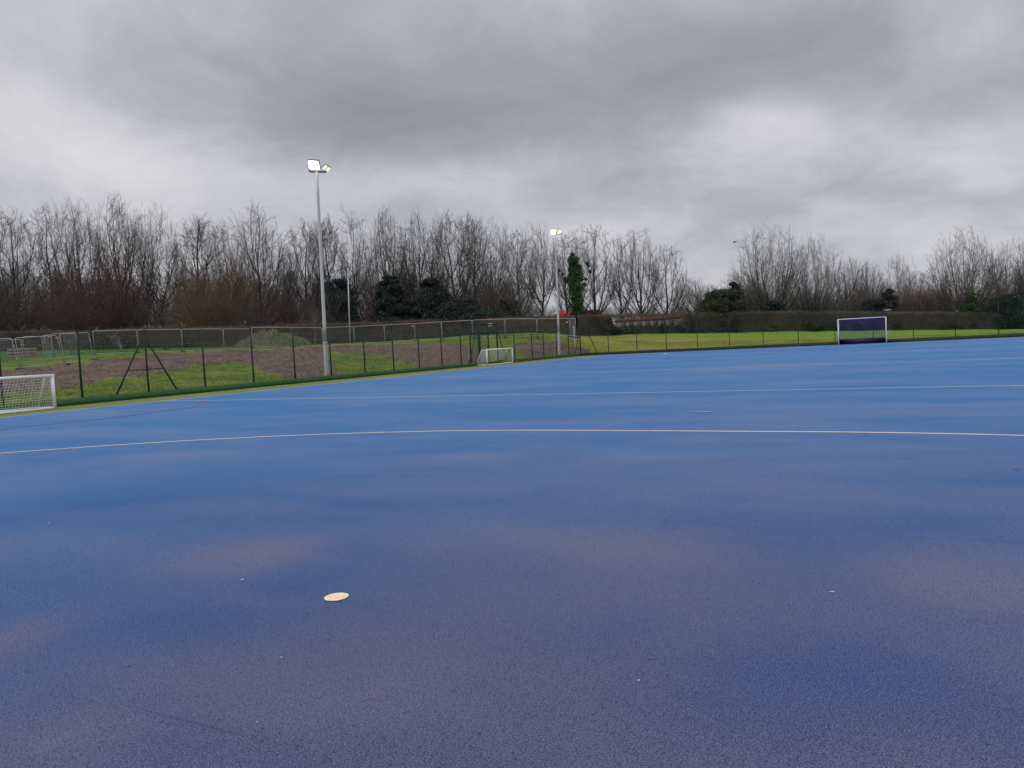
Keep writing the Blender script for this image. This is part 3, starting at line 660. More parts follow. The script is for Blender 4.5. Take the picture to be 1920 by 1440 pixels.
V=np.c_[XY.reshape(-1,2),H(XY[...,0],XY[...,1]).ravel()-.08+topz*prof.ravel()*1.05]
i0=(np.arange(n1_-1)[:,None]*n2_+np.arange(n2_-1)[None]).ravel(); mb.add(V,np.stack([i0,i0+n2_,i0+n2_+1,i0+1],1))
heap=mb.build('spoil_heap',M_heap,smooth=True,local=hc); heap.location=hc; tag(heap,'rounded heap of grassed-over spoil behind the temporary fence panels','spoil heap')
# weeds on the heap
sel=RNG.integers(0,len(V),9000); sel=sel[prof.ravel()[sel]>.03]; Pw=V[sel]-hc+RNG.normal(0,.12,(len(sel),3))*[1,1,.2]; nb=len(sel); a=RNG.uniform(0,6.28,nb)
dx=np.c_[np.cos(a),np.sin(a),a*0]*RNG.uniform(.02,.05,nb)[:,None]; tip=np.c_[RNG.normal(0,.12,nb),RNG.normal(0,.12,nb),RNG.uniform(.08,.34,nb)]
mb=MB(); mb.add(np.stack([Pw-dx,Pw+dx,Pw+tip],1).reshape(-1,3),np.arange(nb*3).reshape(-1,3)); wds=mb.build('weeds',simple('dry_weeds',(.17,.18,.07),(.30,.30,.16),2,.8),heap); wds['kind']='stuff'
M_pink=simple('pinkish_blocks',(.30,.19,.165),(.22,.145,.13),3,.9)
bc=place(43,66); bl=empty('block_stack',bc,.48); tag(bl,'low stack of pinkish brown blocks on the grass behind the leaning fence panels','block stack')
for i in range(4):
    for k in range(3):
        mb=MB(); s=.5; x=-1.0+i*.51+RNG.normal(0,.01); mb.box((x,-.45,k*.29),(x+.49,.45,k*.29+.275)); mb.build('block',M_pink,bl)

# ------------------------------------------------------------------ trees
def bark(name,c1,c2): return simple(name,c1,c2,1.2,.95)
M_bark=bark('grey_brown_bark',(.042,.036,.031),(.075,.065,.056))
M_twig=bark('grey_brown_twigs',(.095,.080,.068),(.135,.112,.093))
M_twigr=bark('reddish_twigs',(.16,.080,.070),(.11,.062,.056))
M_twigo=bark('orange_brown_twigs',(.24,.145,.08),(.13,.095,.055))
M_twigd=bark('dark_brown_twigs',(.085,.068,.056),(.13,.10,.08))
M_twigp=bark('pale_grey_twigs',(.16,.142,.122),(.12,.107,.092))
def grow(rng,stems,levels,H0=1.0):
    """stems: (P0 (M,N,3), R (M,N)); levels: list of dict(k,t0,t1,ang,ln,wig,trop,n,rr)"""
    outs=[stems]
    P,Rr,Ls=stems[0],stems[1],stems[2]
    for lv in levels:
        M,N,_=P.shape;k=lv['k'];n=lv['n']
        t_=(np.arange(k)[None]+rng.random((M,k)))/k*(lv['t1']-lv['t0'])+lv['t0']
        x=t_*(N-1);i=np.minimum(x.astype(int),N-2);f=(x-i)[...,None];m=np.arange(M)[:,None]
        S=P[m,i]*(1-f)+P[m,i+1]*f; D=P[m,i+1]-P[m,i]; D/=np.linalg.norm(D,axis=2,keepdims=True)+1e-9
        r0=(Rr[m,i]*(1-f[...,0])+Rr[m,i+1]*f[...,0])*lv['rr']
        az_=(np.arange(k)[None]*2.4+rng.random((M,1))*6.28+rng.normal(0,.5,(M,k)))
        ref=np.where(np.abs(D[...,2:3])>.95,np.array([1.,0,0]),np.array([0,0,1.]))
        A=np.cross(D,ref);A/=np.linalg.norm(A,axis=2,keepdims=True)+1e-9;B=np.cross(D,A)
        an=lv['ang']*(1+rng.normal(0,.22,(M,k)))[...,None]
        d=D*np.cos(an)+(A*np.cos(az_)[...,None]+B*np.sin(az_)[...,None])*np.sin(an)
        ln=Ls[:,None]*lv['ln']*(1-lv.get('sh',.5)*(t_-lv['t0'])/(lv['t1']-lv['t0']+1e-6))*rng.uniform(.7,1.2,(M,k))
        S=S.reshape(-1,3);d=d.reshape(-1,3);ln=ln.ravel();r0=r0.ravel()
        pts=[S];cur=S
        for s in range(n-1):
            d=d+rng.normal(0,lv['wig'],d.shape)+np.array([0,0,lv['trop']]); d/=np.linalg.norm(d,axis=1,keepdims=True)
            cur=cur+d*(ln/(n-1))[:,None]; pts.append(cur)
        P=np.stack(pts,1); tp=np.linspace(1,lv.get('tip',.35),n); Rr=np.maximum(r0[:,None]*tp[None],lv.get('rmin',.0005)); Ls=ln
        outs.append((P,Rr,Ls))
    return outs
def trunk_line(rng,n,h,r,lean,wig,x0=0,y0=0,az=0,ang=0):
    d=np.array([math.sin(ang)*math.cos(az),math.sin(ang)*math.sin(az),math.cos(ang)]);p=np.array([x0,y0,-.01]);o=[p]
    for i in range(n-1):
        d=d+rng.normal(0,wig,3)+np.array([0,0,lean]);d/=np.linalg.norm(d);p=p+d*h/(n-1);o.append(p)
    return np.array(o),r*(np.linspace(1,.05,n)**.9)
PROTO={}
def limbs(rng,S,Tg,n,bulge,wig,r0,r1):
    """curved limbs from points S to points Tg: outward first, then upward"""
    d=Tg-S; L=np.linalg.norm(d,axis=1,keepdims=True); o=d*np.array([1,1,0.]); o/=np.linalg.norm(o,axis=1,keepdims=True)+1e-6
    Cm=S+d*.5+o*L*bulge-np.array([0,0,1.])*L*bulge*.7
    t_=np.linspace(0,1,n)[None,:,None]
    P=(1-t_)**2*S[:,None]+2*t_*(1-t_)*Cm[:,None]+t_**2*Tg[:,None]
    w=rng.normal(0,1,P.shape); w[:,1:-1]+=w[:,:-2]*.5; w[:,0]=0
    P=P+w*L[:,None]*wig*np.minimum(1,t_*3)
    k=np.linspace(0,1,n)[None]; Rr=r0[:,None]*(1-k)+r1*k
    return P,Rr,L[:,0]
def proto(name,seed,kind):
    rng=np.random.default_rng(seed)
    K=dict(tall=(.26,.50,.5,18,10,8,5),narrow=(.19,.50,.5,16,9,8,5),multi=(.28,.46,.54,22,10,7,5),fan=(.46,.40,.60,28,10,8,5),vase=(.33,.50,.5,15,10,8,5),tallS=(.26,.50,.5,15,8,7,5),multiS=(.27,.46,.54,17,8,7,5),bush=(.55,.34,.66,26,8,7,0))[kind]
    a,zc,b,n1,n2,n3,n4=K
    top=.88 if kind in('tall','narrow','tallS') else (.74 if kind in('multi','multiS') else .34)
    lean=rng.normal(0,.02,2)
    tz=np.linspace(-.01,top,9); txy=np.cumsum(rng.normal(0,.006,(9,2)),0)+lean[None]*tz[:,None]
    trunk=np.c_[txy,tz]; tr=.0115*(1-np.linspace(0,1,9)**1.2*(.93 if top>.5 else .5))
    if kind=='bush': tr=tr*.6
    def onT(z): return np.c_[np.interp(z,tz,txy[:,0]),np.interp(z,tz,txy[:,1]),z]
    ga=2.39996*np.arange(n1)+rng.normal(0,.25,n1)+rng.random()*6; th=np.arccos(1-(np.arange(n1)+.5)/n1*(1.12 if kind!='bush' else 1.0))+rng.normal(0,.07,n1)
    def env(th_,ga_,rho):
        wob=1+.08*np.sin(ga_*2+seed)+.05*np.sin(ga_*3+th_*3+seed*2)
        return np.c_[np.sin(th_)*np.cos(ga_)*a*wob*rho+lean[0]*.6,np.sin(th_)*np.sin(ga_)*a*wob*rho+lean[1]*.6,zc+np.cos(th_)*b*(.93+.07*wob)*rho]
    rho1=rng.uniform(.72,.96,n1); T1=env(th,ga,rho1); hd=np.hypot(T1[:,0],T1[:,1])
    if kind in('tall','narrow','tallS'): z0=np.clip(T1[:,2]-hd*rng.uniform(1.3,2.3,n1)-.05,.12,.86)
    elif kind in('multi','multiS'): z0=np.clip((T1[:,2]-hd*1.8)*rng.uniform(.2,.8,n1),.03,.6)
    elif kind=='vase': z0=rng.uniform(.16,.33,n1)
    else: z0=rng.uniform(.01,.16 if kind=='fan' else .06,n1)
    S1=onT(z0)
    if kind in('bush','fan'): S1[:,:2]+=rng.normal(0,.03,(n1,2))
    ro=np.interp(z0,tz,tr)*rng.uniform(.42,.7,n1)
    L1=limbs(rng,S1,T1,10,.13,.0075,ro,.0009)
    # secondary limbs
    t_=(np.arange(n2)[None]+rng.random((n1,n2)))/n2*.72+.2
    x=t_*9;ii=np.minimum(x.astype(int),8);f=(x-ii)[...,None];m=np.arange(n1)[:,None]
    S2=(L1[0][m,ii]*(1-f)+L1[0][m,ii+1]*f).reshape(-1,3); R2=(L1[1][m,ii]*(1-f[...,0])+L1[1][m,ii+1]*f[...,0]).ravel()*.6
    jt=.42*(1.15-t_)+.14
    th2=np.abs(th[:,None]+rng.normal(0,1,(n1,n2))*jt).ravel(); ga2=(ga[:,None]+rng.normal(0,1,(n1,n2))*jt*1.2/np.maximum(np.sin(th),.3)[:,None]).ravel()
    T2=env(np.minimum(th2,1.9),ga2,np.minimum(rng.uniform(.62,1.12,n1*n2)**.5,1)*.96)
    D2=T2-S2; L2=np.linalg.norm(D2,axis=1); mx=.34 if kind!='bush' else .4
    T2=S2+D2*np.minimum(1,mx/L2)[:,None]; T2[:,2]=np.maximum(T2[:,2],S2[:,2]+.25*np.linalg.norm(T2-S2,axis=1))
    B2=limbs(rng,S2,T2,7,.10,.011,np.maximum(R2,.0011),.0006)
    o=[(trunk[None],tr[None],np.array([1.])),L1,B2]
    tl=.31 if kind!='bush' else .45
    k4=2.6 if kind=='bush' else 1.
    lv=[dict(k=n3,t0=.1,t1=1,ang=.55,ln=tl,wig=.07,trop=.04,n=4,rr=.55,rmin=.00042*k4,sh=.35)]
    if n4: lv.append(dict(k=n4,t0=.1,t1=1,ang=.5,ln=.62,wig=.07,trop=.03,n=3,rr=.55,rmin=.00025))
    o+=grow(rng,B2,lv)[1:]
    # small side shoots on trunk and limbs
    o.append(grow(rng,L1,[dict(k=8,t0=.15,t1=.95,ang=.8,ln=.16,wig=.12,trop=.05,n=4,rr=.3,rmin=.0005)])[1])
    allz=np.concatenate([x[0].reshape(-1,3) for x in o]); hz=np.percentile(allz[:,2],99.8)
    wx=(np.percentile(allz[:,0],99.3)-np.percentile(allz[:,0],.7)+np.percentile(allz[:,1],99.3)-np.percentile(allz[:,1],.7))/2
    o=[(a_/hz,b_/hz,c) for a_,b_,c in o]
    mt=MB(); tubes(mt,o[0][0],o[0][1],8); tubes(mt,o[1][0],o[1][1],5)
    mc=MB()
    for a_,b_,c in o[2:]: tubes(mc,a_,b_,3)
    T_=mt.build('trunk',M_bark,smooth=True); K_=mc.build('crown',M_twig,smooth=True)
    print(name,len(K_.data.polygons),round(wx/hz,3)); d=(T_.data,K_.data,wx/hz)
    for x in (T_,K_): COL.objects.unlink(x); bpy.data.objects.remove(x)
    PROTO[name]=d
for nm,sd_,kd in [('tallA',1,'tall'),('tallB',2,'narrow'),('tallC',3,'narrow'),('tallD',13,'tall'),('multiA',4,'multi'),('multiB',5,'multi'),('multiC',15,'multi'),('fanA',6,'fan'),('fanB',7,'fan'),('vaseA',8,'vase'),('vaseB',18,'vase'),('thinA',21,'tallS'),('thinB',22,'tallS'),('thinC',23,'multiS'),('bushA',9,'bush'),('bushB',10,'bush'),('bushC',31,'bush'),('bushD',32,'bush')]:
    proto(nm,sd_,kd)
def tree(u,vt,Z,pn,label,wid=None,tm=None,group=None,name='bare_tree',cat='tree',rz=None):
    """bare tree: base column u, top row vt, distance Z; wid = crown width in photo pixels"""
    p=place(u,Z); h=at(u,vt,Z)[2]-p[2]; T_,K_,wr=PROTO[pn]
    s=h; sx=s if wid is None else (wid/F*Z)/wr
    root=empty(name,p,RNG.uniform(0,6.28) if rz is None else rz); root.scale=(sx,sx,s)
    tag(root,label,cat,group)
    for nm,me in (('trunk',T_),('crown',K_)):
        o=bpy.data.objects.new(nm,me); COL.objects.link(o); o.parent=root
        if nm=='crown' and tm: o.material_slots[0].link='OBJECT'; o.material_slots[0].material=tm
    return root
GT='tall bare trees standing behind the hedge'
TR=[ # u, top, Z, proto, width, label
(-40,405,122,'tallB',120,'tall bare tree at the extreme left edge of the tree line'),
(38,393,124,'tallA',115,'bare tree with a rounded top, first full crown from the left edge'),
(105,382,128,'thinB',90,'thin open bare tree between the first crown and the twin-topped one'),
(160,376,126,'multiB',110,'twin-topped slender bare tree rising above the reddish scrub'),
(240,367,122,'multiA',115,'tallest bare tree of the left side, with a dense many-stemmed crown'),
(305,385,125,'vaseB',115,'bare tree leaning its crown right of the tallest one on the left'),
(378,405,130,'tallC',100,'lower bare tree with tangled top, above the orange brown willow'),
(432,411,132,'thinA',80,'narrow wispy bare tree between the tangled one and the broad domed one'),
(492,386,121,'multiC',130,'broad domed bare tree left of the nearer light mast'),
(575,412,128,'tallD',95,'bare tree directly left of the nearer light mast, behind it'),
(628,408,130,'tallC',80,'bare tree directly right of the nearer light mast'),
(672,395,126,'thinA',80,'narrow pointed bare tree above the thin grey pole'),
(733,393,122,'multiA',105,'many-stemmed bare tree above the first dark holly'),
(797,396,124,'multiC',105,'many-stemmed bare tree above the second dark holly'),
(862,397,122,'tallD',105,'upright bare tree over the right flank of the evergreens'),
(893,400,125,'tallC',80,'upright bare tree just left of the curved-limbed one'),
(935,412,121,'vaseB',110,'bare tree with long curved limbs at the right end of the dense wood'),
(975,432,128,'thinB',70,'smaller bare tree filling the gap left of the open vase-shaped one'),
(1018,418,121,'vaseA',100,'open vase-shaped bare tree left of the farther light mast'),
(1064,433,126,'thinA',70,'bare tree behind the top of the farther light mast'),
(1116,422,124,'thinB',90,'slender bare tree right of the ivy-covered trunk'),
(1168,438,123,'thinA',60,'thin bare tree on the left of the pair above the brick red strip'),
(1200,430,122,'thinC',85,'two-stemmed bare tree above the brick red strip'),
(1250,459,122,'thinB',85,'rounded bare tree at the right end of the row before the low gap'),
(1302,520,126,'vaseA',95,'low spreading bare tree in the gap, left of the ivy-dark bush'),
(1382,505,135,'fanB',85,'small twiggy bare tree behind the tall street lamp'),
(1450,422,121,'fanA',140,'large fan-shaped bare tree right of the street lamp'),
(1525,440,126,'fanB',105,'paler fan-shaped bare tree right of the large fan-shaped one'),
(1590,482,140,'multiB',75,'hazy many-stemmed bare tree above the left half of the hockey goal'),
(1632,488,142,'multiA',60,'hazy bare tree above the right post of the hockey goal'),
(1690,476,138,'fanA',75,'small domed bare tree right of the hockey goal'),
(1812,430,120,'fanB',160,'large spreading bare tree near the right edge, with ivy low on its trunk'),
(1893,450,125,'fanA',110,'bare tree second from the right edge'),
(1960,462,124,'multiA',110,'bare tree cut by the right edge'),
]
for u,vt,Z,pn,wd,lb in TR:
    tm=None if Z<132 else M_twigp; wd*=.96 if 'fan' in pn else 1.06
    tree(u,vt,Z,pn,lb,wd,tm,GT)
# second row, paler and lower, seen only through the first
GS='bare trees of the second row behind the front trees'
for u in list(range(-60,990,62)):
    tree(u+random.uniform(-10,10),random.uniform(490,525),random.uniform(140,158),random.choice(['tallA','tallB','tallC','multiA','multiB']),'bare tree of the second row, half hidden behind taller front trees',random.uniform(75,100),random.choice([M_twig,M_twigd,M_twigp]),GS)
GS2='low bare trees behind the right-hand hedge'
for u in list(range(1340,1960,42)):
    tree(u+random.uniform(-10,10),random.uniform(522,545),random.uniform(142,160),random.choice(['multiA','multiB','fanA','fanB']),'low bare tree packed behind the right-hand hedge between the big crowns',random.uniform(60,90),random.choice([M_twig,M_twigd]),GS2)
# undergrowth bushes
def bush(u,vt,Z,wd,lb,tm,group=None,pn=None): return tree(u,vt,Z,pn or random.choice(['bushA','bushB','bushC','bushD']),lb,wd,tm,group,'bare_shrub','shrub')
bush(150,500,117,170,'large reddish brown bare shrub below the twin-topped tree',M_twigr)
bush(218,480,116,130,'dark reddish bare shrub below the tallest left-hand tree',M_twigr,None,'bushA')
bush(423,478,115,170,'domed orange brown willow behind the hedge left of the nearer mast',M_twigo,None,'bushB')
bush(385,508,116,120,'olive brown shrub on the left flank of the orange brown willow',M_twigo,None,'bushA')
bush(515,530,117,80,'reddish shrub on the right flank of the orange brown willow',M_twigr)
bush(20,520,117,140,'dark brown bare shrub at the left edge behind the hedge',M_twigd)
bush(620,545,112,110,'pale brown spreading shrub behind the base of the nearer mast',M_twigp)
bush(960,520,118,95,'dark brown shrub at the right foot of the dense wood',M_twigd)
bush(1730,515,124,130,'reddish brown shrub left of the large spreading tree on the right',M_twigr)
GB='brown undergrowth shrubs behind the hedge'
for u in list(range(-40,990,44)):
    bush(u+random.uniform(-12,12),random.uniform(535,565),random.uniform(113,128),random.uniform(85,120),'low brown bare shrub of the undergrowth behind the left hedge',random.choice([M_twigd,M_twigd,M_twig,M_twigr,M_twigp]),GB)
for u in list(range(-20,985,62)):
    bush(u+random.uniform(-12,12),random.uniform(500,530),random.uniform(132,138),random.uniform(95,130),'low brown bare shrub of the undergrowth behind the left hedge',random.choice([M_twigd,M_twigd,M_twig]),GB)
GB2='grey brown shrubs behind the right-hand hedge'
for u in list(range(1350,1960,40)):
    bush(u+random.uniform(-10,10),random.uniform(535,560),random.uniform(122,136),random.uniform(70,100),'grey brown bare shrub crowding behind the right-hand hedge',random.choice([M_twigd,M_twig]),GB2)
# distant scrub seen in the gap
GB3='distant grey scrub in the gap'
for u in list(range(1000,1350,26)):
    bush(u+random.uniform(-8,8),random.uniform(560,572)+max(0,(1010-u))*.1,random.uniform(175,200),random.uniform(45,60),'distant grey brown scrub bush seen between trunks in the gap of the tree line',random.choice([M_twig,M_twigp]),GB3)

# evergreens and ivy: leaf clumps spread through a lumpy volume
def leafmat(name,c1,c2):
    def f(t,b,co,oc):
        ri=t.n('ShaderNodeNewGeometry').outputs['Random Per Island']
        t.link(t.mix(ri,c4(c1),c4(c2)),b.inputs['Base Color']); b.inputs['Roughness'].default_value=.55
    return mat(name,f)
M_holly=leafmat('dark_holly_leaves',(.010,.022,.018),(.028,.048,.036))
M_ivy=leafmat('ivy_leaves',(.022,.055,.015),(.065,.115,.032))
def leaves(n,centres,radii,size,rng):
    c=rng.integers(0,len(centres),n); d=rng.normal(0,1,(n,3)); d/=np.linalg.norm(d,axis=1,keepdims=True); r=rng.random(n)**.4
    P=centres[c]+d*r[:,None]*radii[c]
    a=rng.normal(0,1,(n,3));a/=np.linalg.norm(a,axis=1,keepdims=True);b=np.cross(a,rng.normal(0,1,(n,3)));b/=np.linalg.norm(b,axis=1,keepdims=True)
    s=size*rng.uniform(.6,1.3,n)[:,None]
    V=np.stack([P-a*s*.5,P+b*s*.35,P+a*s*.6,P-b*s*.35],1)
    return V.reshape(-1,3),np.arange(n*4).reshape(-1,4)
def evergreen(u,vt,Z,wd,lb,shape='cone',seed=1,m=None,n=16000,name='evergreen_tree'):
    rng=np.random.default_rng(seed); p=place(u,Z); h=at(u,vt,Z)[2]-p[2]; w=wd/F*Z/2
    root=empty(name,p); tag(root,lb,'tree')
    K=110; z=rng.random(K)**.8*.93*h+.03*h; fr=z/h
    env=w*((1-fr)**.7*.9+.1) if shape=='cone' else w*np.sqrt(np.clip(1-(fr*1.05-.35)**2/.5,0.02,1))
    a=rng.random(K)*6.28; q=rng.random(K)**.5
    cs=np.c_[np.cos(a)*q*env*.85,np.sin(a)*q*env*.85,z]; rd=np.c_[np.full(K,1.),np.full(K,1.),np.full(K,.6)]*(env[:,None]*.32+.22)*rng.uniform(.6,1.2,(K,1))
    V,f_=leaves(int(n*1.9),cs,rd*.95,.19,rng); mb=MB(); mb.add(V,f_); mb.build('crown',m or M_holly,root)
    mb=MB(); mb.tube([(0,0,-.2),(.1,0,h*.4),(0,.1,h*.85)],[.22,.15,.04],8)
    for k in range(14):
        j=rng.integers(0,K); mb.tube([(0,0,cs[j][2]*.7),tuple(cs[j])],[.06,.02],5)
    mb.build('trunk',M_bark,root)
    return root
evergreen(640,521,113,90,'small dark evergreen behind the thin grey pole','round',2)
evergreen(737,512,112,120,'dark conical holly below the many-stemmed trees, left of its twin','cone',3,None,24000)
evergreen(812,519,113,140,'dark conical holly right of its twin, merging with the brush','cone',4,None,20000)
evergreen(868,560,111,120,'low dark evergreen spreading right of the two conical hollies','round',5)
evergreen(955,560,114,70,'low dark evergreen at the right end of the dense wood','round',6,None,9000)
evergreen(1352,543,115,95,'dark olive evergreen bush left of the street lamp','round',7,leafmat('olive_leaves',(.018,.03,.012),(.05,.06,.03)))
evergreen(1380,527,116,80,'ivy-dark evergreen at the foot of the street lamp','cone',8,leafmat('olive_leaves_two',(.018,.03,.012),(.05,.06,.03)),9000)
evergreen(1668,540,126,60,'small dark evergreen behind the hedge right of the hockey goal','cone',9,None,9000)
evergreen(1640,560,124,70,'low dark evergreen between the goal and the small conical one','round',10,None,9000)
evergreen(1895,552,118,100,'dark evergreen bush at the right edge behind the hedge','round',11)
evergreen(1450,562,116,60,'ivy mound at the base of the large fan-shaped tree','round',12,None,7000)
evergreen(1822,548,117,45,'ivy-clad lower trunk of the large spreading tree','cone',13,M_ivy,5000,'ivy_growth')
# ivy-covered tree: bare tree plus ivy on trunk and two limbs
p=place(1080,119); r_=tree(1085,430,119,'thinA','bare tree with its trunk and two limbs thickly covered in green ivy',80,M_twig,GT)
Z=117.5; rng=np.random.default_rng(44)
path=[(1083,602),(1081,570),(1079,545),(1078,520),(1076,500),(1075,484)]; l1=[(1080,540),(1070,530),(1058,520),(1050,512)]; l2=[(1083,555),(1094,530),(1099,510),(1101,495)]
cs=[];rd=[]
for pl,w0,w1 in ((path,1.05,.5),(l1,.3,.2),(l2,.38,.25)):
    pl=np.array(pl,float); 
    for s in np.linspace(0,len(pl)-1,60 if w0>.9 else 8):
        i=min(int(s),len(pl)-2);q=pl[i]*(1-s+i)+pl[i+1]*(s-i); cs.append(at(q[0],q[1],Z)+rng.normal(0,.5 if w0>.9 else .25,3)); k=s/(len(pl)-1); rd.append([(w0*(1-k)+w1*k)*rng.uniform(.6,1.2)]*3)
V,f_=leaves(17000,np.array(cs),np.array(rd),.2,rng); mb=MB(); mb.add(V,f_); iv=mb.build('ivy',M_ivy); 
iv.parent=r_; iv.matrix_parent_inverse=(Matrix.Translation(r_.location)@Matrix.Rotation(r_.rotation_euler[2],4,'Z')@Matrix.Diagonal((*r_.scale,1))).inverted()

# leaning and small trunks in front of the hedge at the left
def slim(u0,v0,u1,v1,Z,r0,r1,lb,m=M_twigp,name='young_tree'):
    a=at(u0,v0,Z);b=at(u1,v1,Z); root=empty(name,a); tag(root,lb,'tree'); rg=np.random.default_rng(int(u0))
    pts=[a+(b-a)*k+rg.normal(0,.05,3)*(0<k<1) for k in np.linspace(0,1,6)]; mb=MB(); mb.tube(pts,np.linspace(r0,r1,6),8); mb.build('trunk',m,root,True,local=a)
    P=np.array([pts])-a; o=grow(rg,(P,np.array([np.linspace(r0,r1,6)]),np.array([np.linalg.norm(b-a)])),[dict(k=12,t0=.4,t1=1,ang=.7,ln=.5,wig=.12,trop=.06,n=5,rr=.5,rmin=.012),dict(k=8,t0=.2,t1=1,ang=.6,ln=.5,wig=.12,trop=.05,n=4,rr=.6,rmin=.009)])
    mb=MB(); 
    for q in o[1:]: tubes(mb,q[0],q[1],3)
    mb.build('crown',m,root)
slim(232,664,215,628,74,.16,.1,'leaning pale trunk behind the first panel of the long temporary fence')
slim(135,667,130,628,72,.17,.12,'short grey trunk behind the leaning fence panels')
slim(592,650,590,600,92,.18,.08,'small bare tree on the grass behind the panels, left of the nearer mast',M_twig)
# brush pile by the hedge left
tree(312,622,78,'bushA','low tangled brush pile on the grass behind the A-frame brace',60,M_twigd,None,'brush_pile','brush')
tree(462,628,82,'bushB','low tangled brush left of the spoil heap',36,M_twigd,None,'brush_pile','brush')

# ------------------------------------------------------------------ hedges
def hedge(rows,lb,c1,c2,seed,n=90000,thin=None,ivyn=9000,depth=2.2):
    rows=np.array(rows,float); rng=np.random.default_rng(seed)
    B=np.array([at(r[0],r[1],r[3]) for r in rows]); T_=np.array([at(r[0],r[2],r[3]) for r in rows]); B[:,2]=H(B[:,0],B[:,1])-.1; hgt=T_[:,2]-B[:,2]
    S=np.r_[0,np.cumsum(np.linalg.norm(np.diff(B[:,:2],axis=0),axis=1))]
    root=empty('hedge',B[len(B)//2]); tag(root,lb,'hedge')
    dirn=B[-1,:2]-B[0,:2];dirn/=np.linalg.norm(dirn);nb_=np.array([-dirn[1],dirn[0]])   # away from the camera
    # core
    ns=int(S[-1]/.5);nz=10; s=np.linspace(0,S[-1],ns)
    base=np.stack([np.interp(s,S,B[:,k]) for k in range(3)],1); hh=np.interp(s,S,hgt)*.94
    thin_=None
    if thin:
        us=np.interp([thin[0],thin[1]],rows[:,0],S); thin_=us; hh=hh*np.where((s>us[0])&(s<us[1]),.44,1.)
    prof=[(-.1,0,1.),(.12,.25,1),(.14,.5,1),(.1,.75,1),(.02,.93,1),(.35,1.,1),(depth-.35,1.,1),(depth,.8,1),(depth,0,1)]
    V=np.array([[np.r_[base[i,:2]+nb_*(o+.22*vnoise(np.array(s[i]*.8),np.array(j*1.7),seed)+.1*vnoise(np.array(s[i]*3.),np.array(j*3.1),seed+1)),base[i,2]+hh[i]*z*(1+.05*vnoise(np.array(s[i]*.6),np.array(3.),seed+2))] for j,(o,z,_) in enumerate(prof)] for i in range(ns)])
    m_=len(prof); i0=(np.arange(ns-1)[:,None]*m_+np.arange(m_-1)[None]).ravel(); mb=MB(); mb.add(V.reshape(-1,3),np.stack([i0,i0+m_,i0+m_+1,i0+1],1))
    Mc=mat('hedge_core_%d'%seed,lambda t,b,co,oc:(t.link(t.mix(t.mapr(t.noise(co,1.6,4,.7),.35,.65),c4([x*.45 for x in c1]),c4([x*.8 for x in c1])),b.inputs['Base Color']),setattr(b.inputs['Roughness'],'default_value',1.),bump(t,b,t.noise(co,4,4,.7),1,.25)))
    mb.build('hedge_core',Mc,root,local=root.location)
    # twigs
    ss=rng.uniform(0,S[-1],n); hx=np.interp(ss,S,hgt); P=np.stack([np.interp(ss,S,B[:,k]) for k in range(3)],1)
    ztop=rng.random(n)<.3; z=np.where(ztop,rng.uniform(.86,1.0,n),rng.random(n)); off=np.where(ztop,rng.uniform(0,depth,n),rng.uniform(-.25,.25,n))
    P[:,:2]+=nb_*off[:,None]; P[:,2]+=z*hx*(.97+.04*vnoise(ss*.6,ss*0+3.,seed+2))
    if thin_ is not None:
        keep=~((ss>thin_[0])&(ss<thin_[1])&(z>.45)&(rng.random(n)<.12)); ss,hx,P,z,ztop,off=[q[keep] for q in (ss,hx,P,z,ztop,off)]; n=len(ss)
    d=np.c_[rng.normal(0,.6,(n,2)),np.abs(rng.normal(.7,.5,n))]; d[:,:2]-=nb_*np.where(ztop,0,.4)[:,None]; d/=np.linalg.norm(d,axis=1,keepdims=True)
    ln=rng.uniform(.18,.42,n)*np.where(ztop&(z>.97),.7,1.); pr=np.cross(d,rng.normal(0,1,(n,3)));pr/=np.linalg.norm(pr,axis=1,keepdims=True); wv=pr*rng.uniform(.008,.022,n)[:,None]
    Vt=np.stack([P-wv,P+wv,P+d*ln[:,None]],1)
    Mt=mat('hedge_twigs_%d'%seed,lambda t,b,co,oc:(t.link(t.mix(t.mapr(t.noise(co,.35,3,.7),.38,.62),t.mix(t.n('ShaderNodeNewGeometry').outputs['Random Per Island'],c4(c1),c4(c2)),c4([x*.62 for x in c1])),b.inputs['Base Color']),setattr(b.inputs['Roughness'],'default_value',.9)))
    mb=MB(); mb.add(Vt.reshape(-1,3),np.arange(n*3).reshape(-1,3)); tw=mb.build('twigs',Mt,root,local=root.location); tw['kind']='stuff'
    # ivy and bramble patches low in the hedge
    K=60; sc_=rng.uniform(0,S[-1],K); cc=np.stack([np.interp(sc_,S,B[:,k]) for k in range(3)],1); cc[:,:2]-=nb_*.25; cc[:,2]+=rng.uniform(.2,1.1,K)
    V,f_=leaves(ivyn,cc,np.stack([rng.uniform(.6,2.2,K),rng.uniform(.6,2.2,K)*.3,rng.uniform(.3,.9,K)],1),.22,rng); mb=MB(); mb.add(V,f_); iv=mb.build('leaves',leafmat('hedge_leaves_%d'%seed,(.012,.03,.018),(.035,.06,.03)),root,local=root.location); iv['kind']='stuff'
hedge(HL,'long brown clipped hedge behind the temporary fence panels on the left',(.16,.105,.078),(.22,.16,.115),31,90000)
hedge(HR,'long grey brown clipped hedge beyond the grass behind the hockey goal',(.135,.11,.088),(.20,.165,.13),37,120000,(1150,1286))

# ------------------------------------------------------------------ things beyond the hedge
M_redr=simple('bright_red_canvas',(.75,.035,.02),(.55,.03,.02),1,.6)
M_brick=simple('red_brick_strip',(.24,.08,.07),(.18,.065,.055),3,.85)
M_pale=simple('pale_render',(.50,.46,.42),(.36,.33,.3),2,.8)
M_glass=simple('dark_glass',(.03,.035,.04),(.05,.055,.06),2,.15)
r0=at(1064,592,104); 
